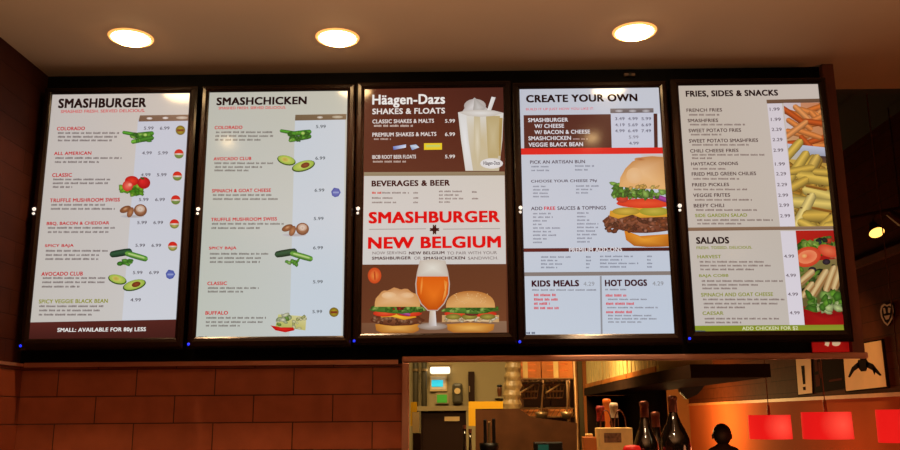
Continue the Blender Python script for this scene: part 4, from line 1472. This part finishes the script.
bm = bmesh.new(); box(bm, -hx * .5, hx * .5, .01, .05, q0.z - ZL + .0005, q0.z - ZL + .012, .003)
from_bm('flap', bm, 'cream', root)
# red ball ornament / cap in front of the carton
p = onY(632, 450, 3.44)
root = empty('red_lid_jar', (p.x, 3.44, ZL), 'jar with round red lid in front of the cream carton', 'jar')
hz = onY(632, 445, 3.44).z - ZL
bm = bmesh.new(); lathe(bm, [(.026, 0), (.03, .005), (.03, hz - .034), (.024, hz - .026)], n=24)
from_bm('glass', bm, 'whitelabel', root, True)
bm = bmesh.new(); lathe(bm, [(.033, hz - .0255), (.034, hz - .012), (.028, hz - .003), (.012, hz), (.0005, hz + .001)], n=24)
from_bm('lid', bm, 'signred', root, True)

# ------------------------------------------------------------------ kitchen
M['steelk'] = mat('kitchen_steel', (170, 140, 96), .35, metal=.8)
M['wire'] = mat('rack_wire', (130, 92, 52), .45, metal=.6)
M['yellow'] = mat('yellow_plastic', (226, 168, 20), .45)
M['brownpanel'] = mat('brown_panel', (84, 50, 27), .65, spec=.12, noise=.3, nscale=7)
M['dkbrown'] = mat('dark_brown_steel', (44, 24, 13), .55, spec=.12)
M['white'] = mat('white_glow', (250, 245, 230), .4, emit=(255, 240, 205), strength=1.5)
M['olive'] = mat('olive_device', (70, 60, 38), .5)
M['cyan'] = mat('cyan_print_glow', (40, 190, 220), .5, emit=(40, 190, 225), strength=.75)  # printed block made bright by emission rather than by lamps
M['green'] = mat('green_sign_glow', (60, 150, 40), .5, emit=(60, 150, 40), strength=.3)  # small glow put into the notice colour
M['tanp'] = mat('tan_plate', (206, 170, 110), .5)


def kp(x, y, Y=YK):
    return onY(x, y, Y)


def slab(name, rect_px, Y, t, m, root, bev=0):
    """upright box measured on the photo, front face at depth Y"""
    x0, y0, x1, y1 = rect_px
    xm, ym = (x0 + x1) / 2, (y0 + y1) / 2
    A_, B_ = onY(x0, ym, Y).x, onY(x1, ym, Y).x
    zt2, zb2 = onY(xm, y0, Y).z, onY(xm, y1, Y).z
    bm = bmesh.new()
    L = Vector(root.location)
    box(bm, A_ - L.x, B_ - L.x, Y - L.y, Y + t - L.y, zb2 - L.z, zt2 - L.z, bev)
    return from_bm(name, bm, m, root)


root = empty('wall_light', kp(440, 370, YK - .08), 'bright white wall light box above the framed notice', 'light')
slab('housing', (429, 364.6, 451, 366.8), YK - .1, .099, 'steelk', root)
slab('diffuser', (430, 366.8, 450, 373.4), YK - .1, .099, 'white', root, .012)
root = empty('wall_notice', kp(438, 384, YK - .01), 'framed pale notice with bright cyan block', 'notice')
slab('frame', (430, 375.6, 447, 391.2), YK - .02, .019, 'tanp', root)
slab('sheet', (431.2, 376.6, 445.6, 389.6), YK - .023, .002, 'whitelabel', root)
slab('cyan_block', (431.6, 380, 443, 386.6), YK - .026, .002, 'cyan', root)
root = empty('wall_notice', kp(441, 398, YK - .01), 'small green square notice on tan backing', 'notice')
slab('backing', (435.4, 392.6, 448.6, 403.6), YK - .02, .019, 'kitchen', root)
slab('sheet', (437, 394.6, 447, 402.6), YK - .023, .002, 'green', root)
root = empty('soap_dispenser', kp(457.5, 393, YK - .05), 'dark olive dispenser with pale round window on the kitchen wall', 'dispenser')
slab('body', (452.4, 383, 462.6, 404), YK - .1, .099, 'olive', root, .02)
p = kp(457.4, 391, YK - .1) - Vector(root.location)
bm = bmesh.new(); tube(bm, p, p + Vector((0, -.008, 0)), .024, n=20)
from_bm('round_window', bm, 'tanp', root)
root = empty('wall_pipe', (kp(416, 390).x, YK - .06, 0), 'left vertical pipe on the kitchen wall by the jamb', 'pipe', 'kitchen wall pipes')
bm = bmesh.new(); tube(bm, (0, 0, .9), (0, 0, 2.9), .022, n=14)
from_bm('pipe_run', bm, 'olive', root, True)
bm = bmesh.new(); tube(bm, (0, 0, 1.95), (0, 0, 1.97), .03, n=14); tube(bm, (0, 0, 1.96), (0, .058, 1.96), .008, n=8)
from_bm('clamp', bm, 'steelk', root)
c2 = copy_tree(root)
c2.location.x = kp(424.5, 390).x
c2['label'] = 'right vertical pipe on the kitchen wall, beside the white light'
root = empty('wall_cabinet', kp(472, 386, YK - .04), 'tall narrow dark cabinet strip left of the yellow bordered board', 'cabinet')
slab('body', (468.4, 371.6, 474.6, 402), YK - .06, .059, 'dkbrown', root)
slab('handle', (469, 386, 470, 392), YK - .072, .011, 'steelk', root)

# storage cabinet with pale top and label
YC = 5.75
a0, a1 = kp(421, 411, YC), kp(466, 411, YC)
root = empty('storage_cabinet', ((a0.x + a1.x) / 2, YC, 0), 'dark brown kitchen cabinet with pale top edge and tan label plate', 'cabinet')
bm = bmesh.new(); box(bm, a0.x - root.location.x, a1.x - root.location.x, 0, .4, 0, a0.z)
from_bm('carcass', bm, 'dkbrown', root)
bm = bmesh.new(); box(bm, a0.x - root.location.x - .03, a1.x - root.location.x + .02, -.03, .42, a0.z + .0005, a0.z + .03)
from_bm('top_ledge', bm, 'kitchen', root)
bm = bmesh.new(); box(bm, a0.x - root.location.x + .015, a1.x - root.location.x - .015, -.014, -.0005, .1, a0.z - .015)
d_ = from_bm('door', bm, 'dkbrown', root)
slab_root = root
x0, x1 = kp(444.6, 418, YC).x - root.location.x, kp(459.6, 418, YC).x - root.location.x
bm = bmesh.new(); box(bm, x0, x1, -.019, -.0145, kp(452, 421, YC).z, kp(452, 416.6, YC).z)
from_bm('label_plate', bm, 'tanp', d_)

# yellow topped board by the jamb
root = empty('price_board', kp(414, 440, 4.4), 'pale strip with yellow top standing behind the left jamb', 'board')
root.location.z = 1.0
slab('yellow_top', (410.6, 402, 417, 412), 4.4, .02, 'yellow', root)
slab('pale_strip', (412.4, 412.2, 419, 433), 4.4, .02, 'tanp', root)
slab('dark_foot', (413, 433.2, 421, 450), 4.4, .03, 'dkbrown', root)
slab('yellow_edge', (410.4, 412.2, 412.2, 426), 4.4, .02, 'yellow', root)
x_ = root.location
bm = bmesh.new(); zf = onY(417, 450, 4.4).z - 1.0
box(bm, -.01, .03, .002, .028, -1.0, zf - .001)
from_bm('stand', bm, 'dkbrown', root)

# brown board with yellow border
YBd = 4.9
root = empty('order_board', kp(500, 450, YBd), 'brown board with yellow top and left border', 'board')
root.location.z = 0
bm = bmesh.new()
pl = [kp(x, y, YBd) - Vector(root.location) for x, y in [(475.6, 409), (519, 408.6), (531, 417), (577, 423), (577, 470), (475.6, 470)]]
fa = [bm.verts.new(v) for v in pl]
fb = [bm.verts.new(v + Vector((0, .025, 0))) for v in pl]
bm.faces.new(fa); bm.faces.new(fb[::-1])
for k in range(6):
    bm.faces.new((fa[k], fb[k], fb[(k + 1) % 6], fa[(k + 1) % 6]))
from_bm('panel', bm, 'brownpanel', root)
slab('yellow_border', (468.6, 401.4, 503, 408.8), YBd - .004, .03, 'yellow', root)
slab('yellow_side', (468.6, 409, 475.4, 426), YBd - .004, .03, 'yellow', root)['label'] = 'left side of the yellow border'
L = Vector(root.location)
bm = bmesh.new()
for x in (480, 572):
    q = kp(x, 469, YBd)
    box(bm, q.x - L.x - .02, q.x - L.x + .02, .0, .025, 0, q.z - .001)
from_bm('leg', bm, 'dkbrown', root)

# utensil holder with three handles
YU = 4.3
q = kp(489, 443, YU)
root = empty('utensil_holder', (q.x, YU, 0), 'black utensil holder in front of the brown board', 'holder')
zc0 = q.z
bm = bmesh.new(); lathe(bm, [(.04, 1.331 - .2), (.045, zc0 - .02), (.047, zc0), (.043, zc0), (.038, 1.16)], n=20)
from_bm('cup', bm, 'black', root, True)
bm = bmesh.new(); tube(bm, (0, 0, 0), (0, 0, 1.13), .025, n=12); tube(bm, (0, 0, 0), (0, 0, .02), .14, n=20)
from_bm('stand', bm, 'dkbrown', root)
for x, yt_, m_, lb in ((485, 419.6, 'black', 'black handled utensil, left of three in the holder'), (489.4, 421.6, 'steelk', 'steel utensil between two black handles'), (493.6, 418.6, 'black', 'black handled utensil, right of three in the holder')):
    q2 = kp(x, yt_, YU)
    u = empty('kitchen_utensil', (q2.x, YU, zc0 - .1), lb, 'utensil', 'utensils in the black holder')
    bm = bmesh.new(); box(bm, -.008, .008, -.004, .004, .06, q2.z - zc0 + .1, .003)
    from_bm('handle', bm, m_, u)
    bm = bmesh.new(); box(bm, -.003, .003, -.002, .002, -.04, .0605)
    from_bm('shank', bm, 'steelk', u)

# brown bottles cluster left of utensils
for k, (x, yt_) in enumerate(((464.5, 425), (470, 429))):
    q = kp(x, yt_, 4.6)
    root = empty('sauce_bottle', (q.x, 4.6, 1.16), ('tall dark sauce bottle under the yellow border, left one', 'shorter dark sauce bottle under the yellow border, right one')[k], 'bottle', 'dark sauce bottles')
    hb = q.z - 1.16
    bm = bmesh.new(); lathe(bm, [(.011, 0), (.0125, .004), (.0125, hb * .6), (.007, hb * .8), (.007, hb - .02)], n=16)
    from_bm('glass', bm, 'bottleglass', root, True)
    bm = bmesh.new(); lathe(bm, [(.009, hb - .0195), (.009, hb)], n=14)
    from_bm('cap', bm, 'foil', root)
root = empty('prep_table', (kp(467, 440, 4.6).x, 4.62, 0), 'small steel prep stand under the sauce bottles', 'table')
bm = bmesh.new(); box(bm, -.07, .07, -.1, .1, 1.13, 1.159)
from_bm('table_top', bm, 'steelk', root)
for sx in (-.06, .06):
    for sy in (-.09, .09):
        bm = bmesh.new(); tube(bm, (sx, sy, 0), (sx, sy, 1.1295), .01, n=8)
        from_bm('leg', bm, 'steelk', root)

# cupboard-shaped backdrop, added to keep the space behind the rack dark
q0, q1 = kp(522, 400, 5.9), kp(579, 400, 5.9)
root = empty('rack_backdrop', ((q0.x + q1.x) / 2, 5.9, 0), 'tall dark brown backdrop added behind the wire rack', 'backdrop')
hw = (q1.x - q0.x) / 2
bm = bmesh.new(); box(bm, -hw, hw, 0, .5, 0, 2.0, .01)
from_bm('carcass', bm, 'brownpanel', root)
for sx in (-1, 1):
    bm = bmesh.new(); box(bm, min(sx * .004, sx * (hw - .01)), max(sx * .004, sx * (hw - .01)), -.018, -.0005, .08, 1.97, .004)
    d_ = from_bm('door', bm, 'dkbrown', root)
    bm = bmesh.new(); box(bm, sx * .03 - .006, sx * .03 + .006, -.045, -.0185, 1.0, 1.25, .003)
    from_bm('handle', bm, 'steelk', d_)
# wire rack with crates on top
YR = 5.4
x0, x1 = kp(514, 400, YR).x, kp(576, 400, YR).x
z_top = kp(545, 379, YR).z
z_low = kp(545, 417, YR).z
root = empty('wire_rack', ((x0 + x1) / 2, YR + .2, 0), 'wire storage rack with two wire shelves of clutter', 'rack')
hw = (x1 - x0) / 2
for sx in (-hw, hw):
    for sy in (-.2, .2):
        bm = bmesh.new(); tube(bm, (sx, sy, 0), (sx, sy, 2.1), .012, n=10)
        from_bm('post', bm, 'wire', root, True)
for z in (z_top, z_low, .9):
    bm = bmesh.new()
    for sy in (-.2, .2):
        tube(bm, (-hw, sy, z), (hw, sy, z), .006, n=6); tube(bm, (-hw, sy, z + .05), (hw, sy, z + .05), .004, n=6) if z != z_top else None
    for k in range(13):
        x = -hw + 2 * hw * k / 12
        tube(bm, (x, -.2, z), (x, .2, z), .003, n=5)
    if z != z_top:
        for k in range(12):
            x = -hw + 2 * hw * k / 12
            tube(bm, (x, -.2, z), (x + hw / 6, -.2, z + .05), .0025, n=5)
    from_bm('wire_shelf', bm, 'wire', root)
# orange wooden crates on the top shelf
for k, (xa, xb) in enumerate(((512, 541), (542, 573))):
    q0, q1 = kp(xa, 371, YR), kp(xb, 371, YR)
    u = empty('wooden_crate', ((q0.x + q1.x) / 2, YR + .18, z_top + .007), ('orange wooden crate on top of the wire rack, left one', 'orange wooden crate on top of the wire rack, right one')[k], 'crate', 'orange crates on the rack')
    W_ = q1.x - q0.x
    bm = bmesh.new()
    hgt = kp(540, 361, YR).z - z_top
    box(bm, -W_ / 2, W_ / 2, -.16, .16, 0, .012)
    for j in range(3):
        zz = .014 + j * hgt / 3
        for sy in (-.16, .15):
            box(bm, -W_ / 2, W_ / 2, sy, sy + .01, zz, zz + hgt / 3 - .008)
    for sx in (-W_ / 2, W_ / 2 - .01):
        box(bm, sx, sx + .01, -.149, .149, .013, hgt)
    from_bm('boards', bm, 'orangewood', u)
    for sx in (-W_ / 2, -W_ * .12, W_ / 2 - .03):
        bm = bmesh.new(); box(bm, sx, sx + .03, -.168, -.1605, 0, hgt)
        from_bm('corner_slat', bm, 'orangewood' if sx != -W_ * .12 else 'cream', u)
# clutter: folded wire baskets under the top shelf and trays on the lower one
random.seed(5)
for k, (x, y, lb) in enumerate(((530, 391, 'wire fry basket with slanting handle, left on upper rack level'), (556, 390, 'wire fry basket with slanting handle, right on upper rack level'))):
    q = kp(x, y, YR)
    u = empty('fry_basket', (q.x, YR + .16, z_top - .012), lb, 'basket', 'wire baskets hung under the rack shelf')
    bm = bmesh.new()
    for j in range(6):
        xx = -.06 + .024 * j
        tube(bm, (xx, -.1, -.02), (xx * .8, -.08, -.1), .0028, n=5); tube(bm, (xx, .1, -.02), (xx * .8, .08, -.1), .0028, n=5); tube(bm, (xx * .8, -.08, -.1), (xx * .8, .08, -.1), .0028, n=5)
    for z, w_ in ((-.02, 1), (-.06, .9), (-.1, .8)):
        pts = [(-.06 * w_, -.1 * w_, z), (.06 * w_, -.1 * w_, z), (.06 * w_, .1 * w_, z), (-.06 * w_, .1 * w_, z)]
        for a_ in range(4):
            tube(bm, pts[a_], pts[(a_ + 1) % 4], .004, n=6)
    from_bm('wire_body', bm, 'wire', u)
    bm = bmesh.new(); tube(bm, (.03, -.1, -.02), (-.07, -.23, -.075), .006, n=8)
    tube(bm, (0, .0, .0), (0, .0, -.02), .004, n=6)
    tube(bm, (0, -.1, -.02), (0, .1, -.02), .004, n=6)
    from_bm('handle', bm, 'steelk', u)
for k, (xa, xb, lb) in enumerate(((519, 541, 'tan tray on lower rack shelf, left one'), (549, 573, 'tan tray on lower rack shelf, right one'))):
    q0, q1 = kp(xa, 412, YR), kp(xb, 412, YR)
    u = empty('food_tray', ((q0.x + q1.x) / 2, YR + .2, z_low + .004), lb, 'tray', 'trays on the lower rack shelf')
    W_ = (q1.x - q0.x) / 2
    bm = bmesh.new()
    box(bm, -W_, W_, -.17, .17, 0, .006)
    for sx in (-1, 1):
        box(bm, sx * W_ - .003, sx * W_ + .003, -.17, .17, .006, .05)
    for sy in (-.17, .165):
        box(bm, -W_, W_, sy, sy + .005, .006, .05)
    from_bm('pan', bm, 'orangewood', u)
    bm = bmesh.new(); tube(bm, (-W_, 0, .053), (W_, 0, .053), .005, n=6)
    from_bm('rim_rod', bm, 'steelk', u)
for k, (x, bend, lb) in enumerate(((543, -.02, 'steel ladle hanging between the two fry baskets'), (569, -.025, 'steel ladle hanging at the right end of the wire rack'))):
    q = kp(x, 383, YR)
    u = empty('hanging_ladle', (q.x, YR - .012, z_top - .008), lb, 'ladle', 'ladles hung from the rack')
    bm = bmesh.new(); tube(bm, (0, 0, 0), (0, -.02, -.02), .005, n=6); tube(bm, (0, -.02, -.02), (bend, -.03, -.19), .0055, n=8)
    from_bm('handle', bm, 'wire', u)
    bm = bmesh.new(); lathe(bm, [(.004, -.235), (.022, -.23), (.034, -.212), (.038, -.19), (.035, -.19), (.02, -.226)], (bend, -.03, 0), n=16, cap=False)
    from_bm('bowl', bm, 'steelk', u, True)
# black register with teal screen
p = kp(548, 443, 4.6)
root = empty('order_terminal', (p.x, 4.6, 1.2), 'black order terminal with small teal screen below the rack', 'terminal')
slab('case', (534, 442, 563, 452), 4.6, .05, 'black', root, .006)
slab('teal_screen', (538, 444.6, 548.6, 451), 4.595, .004, mat('teal_glow', (20, 80, 74), .4, emit=(20, 70, 64), strength=.3), root)
zc1 = kp(548, 452, 4.6).z
bm = bmesh.new(); tube(bm, (0, .03, -1.2), (0, .03, zc1 - 1.2 + .001), .02, n=12); tube(bm, (0, .03, -1.2), (0, .03, -1.18), .12, n=20)
from_bm('stand', bm, 'dkbrown', root)

# plastic wrapped stack of cups leaning by the rack
q0 = kp(507, 403, 5.2)
root = empty('cup_stack', (q0.x, 5.2, q0.z - .3), 'pale plastic wrapped cup stack left of the wire rack', 'cups')
M['wrap'] = mat('crinkled_wrap', (168, 140, 92), .25, noise=.35, nscale=26, bump=.8)
bm = bmesh.new()
top = kp(514, 362, 5.2) - Vector(root.location)
n = 22
rings = []
for k in range(n):
    t = k / (n - 1)
    cx_ = top.x * t
    r = .062 - .02 * t + (.006 if k % 2 else 0)
    z = (top.z + .02) * t
    rings.append([bm.verts.new((cx_ + r * math.cos(2 * PI * j / 16) * random.uniform(.86, 1.1), r * math.sin(2 * PI * j / 16), z)) for j in range(16)])
for a_, b_ in zip(rings, rings[1:]):
    for j in range(16):
        bm.faces.new((a_[j], a_[(j + 1) % 16], b_[(j + 1) % 16], b_[j]))
bm.faces.new(rings[0]); bm.faces.new(rings[-1])
from_bm('wrapped_cups', bm, 'wrap', root)
bm = bmesh.new(); lathe(bm, [(.12, -root.location.z), (.12, -.005), (.065, -.001)], n=20)
from_bm('stand', bm, 'dkbrown', root)
YB_ = YK - .06
q = kp(499.5, 384.6, YB_)
root = empty('spice_bottle', (q.x, YB_, q.z - .094), 'small dark bottle on wall bracket left of the wrapped cups', 'bottle')
bm = bmesh.new(); lathe(bm, [(.012, 0), (.015, .004), (.019, .06), (.019, .072), (.012, .076)], n=16)
from_bm('body', bm, mat('brown_bottle', (104, 56, 28), .4), root, True)
bm = bmesh.new(); lathe(bm, [(.021, .0765), (.021, .09), (.012, .094)], n=16)
from_bm('cap', bm, 'black', root, True)
bl = root.location
br_ = empty('wall_bracket', (bl.x, YK, bl.z - .012), 'narrow tan wall bracket carrying the small dark bottle', 'bracket')
bm = bmesh.new(); box(bm, -.035, .035, -.1, -.0005, 0, .0115)
from_bm('ledge', bm, 'kitchen', br_)
bm = bmesh.new(); box(bm, -.008, .008, -.07, -.0005, -.06, -.0005)
from_bm('stay', bm, 'kitchen', br_)

# ------------------------------------------------------------------ light
def area(name, loc, target, sx, sy, power, col, spread=PI):
    l = bpy.data.lights.new(name, 'AREA')
    l.shape = 'RECTANGLE'; l.size = sx; l.size_y = sy; l.energy = power; l.color = col; l.spread = spread
    o = bpy.data.objects.new(name, l); COL.objects.link(o)
    o.location = loc
    o.rotation_euler = (Vector(target) - Vector(loc)).to_track_quat('-Z', 'Y').to_euler()
    return o


def point(name, loc, power, col, r=.1):
    l = bpy.data.lights.new(name, 'POINT'); l.energy = power; l.color = col; l.shadow_soft_size = r
    o = bpy.data.objects.new(name, l); COL.objects.link(o); o.location = loc
    return o


area('room_bounce', (-.1, .5, .4), (-.1, .5, 3), 2.8, .5, 96, (1, .77, .55), 1.75)
point('room_bounce_right', (2.7, 2.3, 1.4), 22, (1, .36, .15), .4)
area('kitchen_lamp', (-.1, 5.6, 3.1), (-.1, 6.1, 1.4), 1.4, .8, 30, (1, .74, .36), 1.9)
area('kitchen_front_fill', (.15, 4.0, 2.6), (.15, 5.0, 1.5), .9, .3, 6, (1, .68, .32), 1.3)  # added fill, brightens the brown board and yellow border; no visible source
area('counter_fill', (.5, 3.75, 2.2), (.5, 3.7, 1.3), .8, .3, 6, (1, .66, .32), 1.8)  # fill light added over the ledge to brighten the cream carton
area('shelf_fill', (.45, 5.0, 2.5), (.95, 5.2, 1.9), .3, .6, 5, (1, .68, .3), 1.1)  # unseen fill added so the crates' left faces catch light
point('dining_far_lamp', (2.7, 12.0, 1.6), 120, (1, .6, .2), .3)
point('dining_mid_lamp', (2.2, 8.6, 1.1), 9, (1, .34, .12), .3)
spot('counter_fill_spot', (.55, 2.45, 2.35), 16, 34, (1, .7, .42), (.62, 3.55, 1.5), .05)  # added spot from the guest side, brightens the wine box
spot('picture_fill_spot', (2.3, 7.0, 3.1), 60, 44, (1, .6, .25), (3.57, 8.1, 1.95), .08)  # unseen spot added to brighten the wall pictures
for x, yt, yb, xa, xb, lb in pend:
    c = onX(x, yb, XP)
    point('pendant_glow', (c.x, c.y, c.z - .1), 5, (1, .3, .12), .12)
p = onY(877, 238, YT)
spot('track_beam', p, 25, 90, (1, .6, .25), (3.3, YT + .5, 0), .05)

w = bpy.data.worlds.new('World')
SC.world = w
w.use_nodes = True
bg = w.node_tree.nodes['Background']
bg.inputs[0].default_value = (.9, .5, .3, 1)
bg.inputs[1].default_value = .012

SC.view_settings.view_transform = 'Standard'
SC.view_settings.look = 'None'
shade_mat()
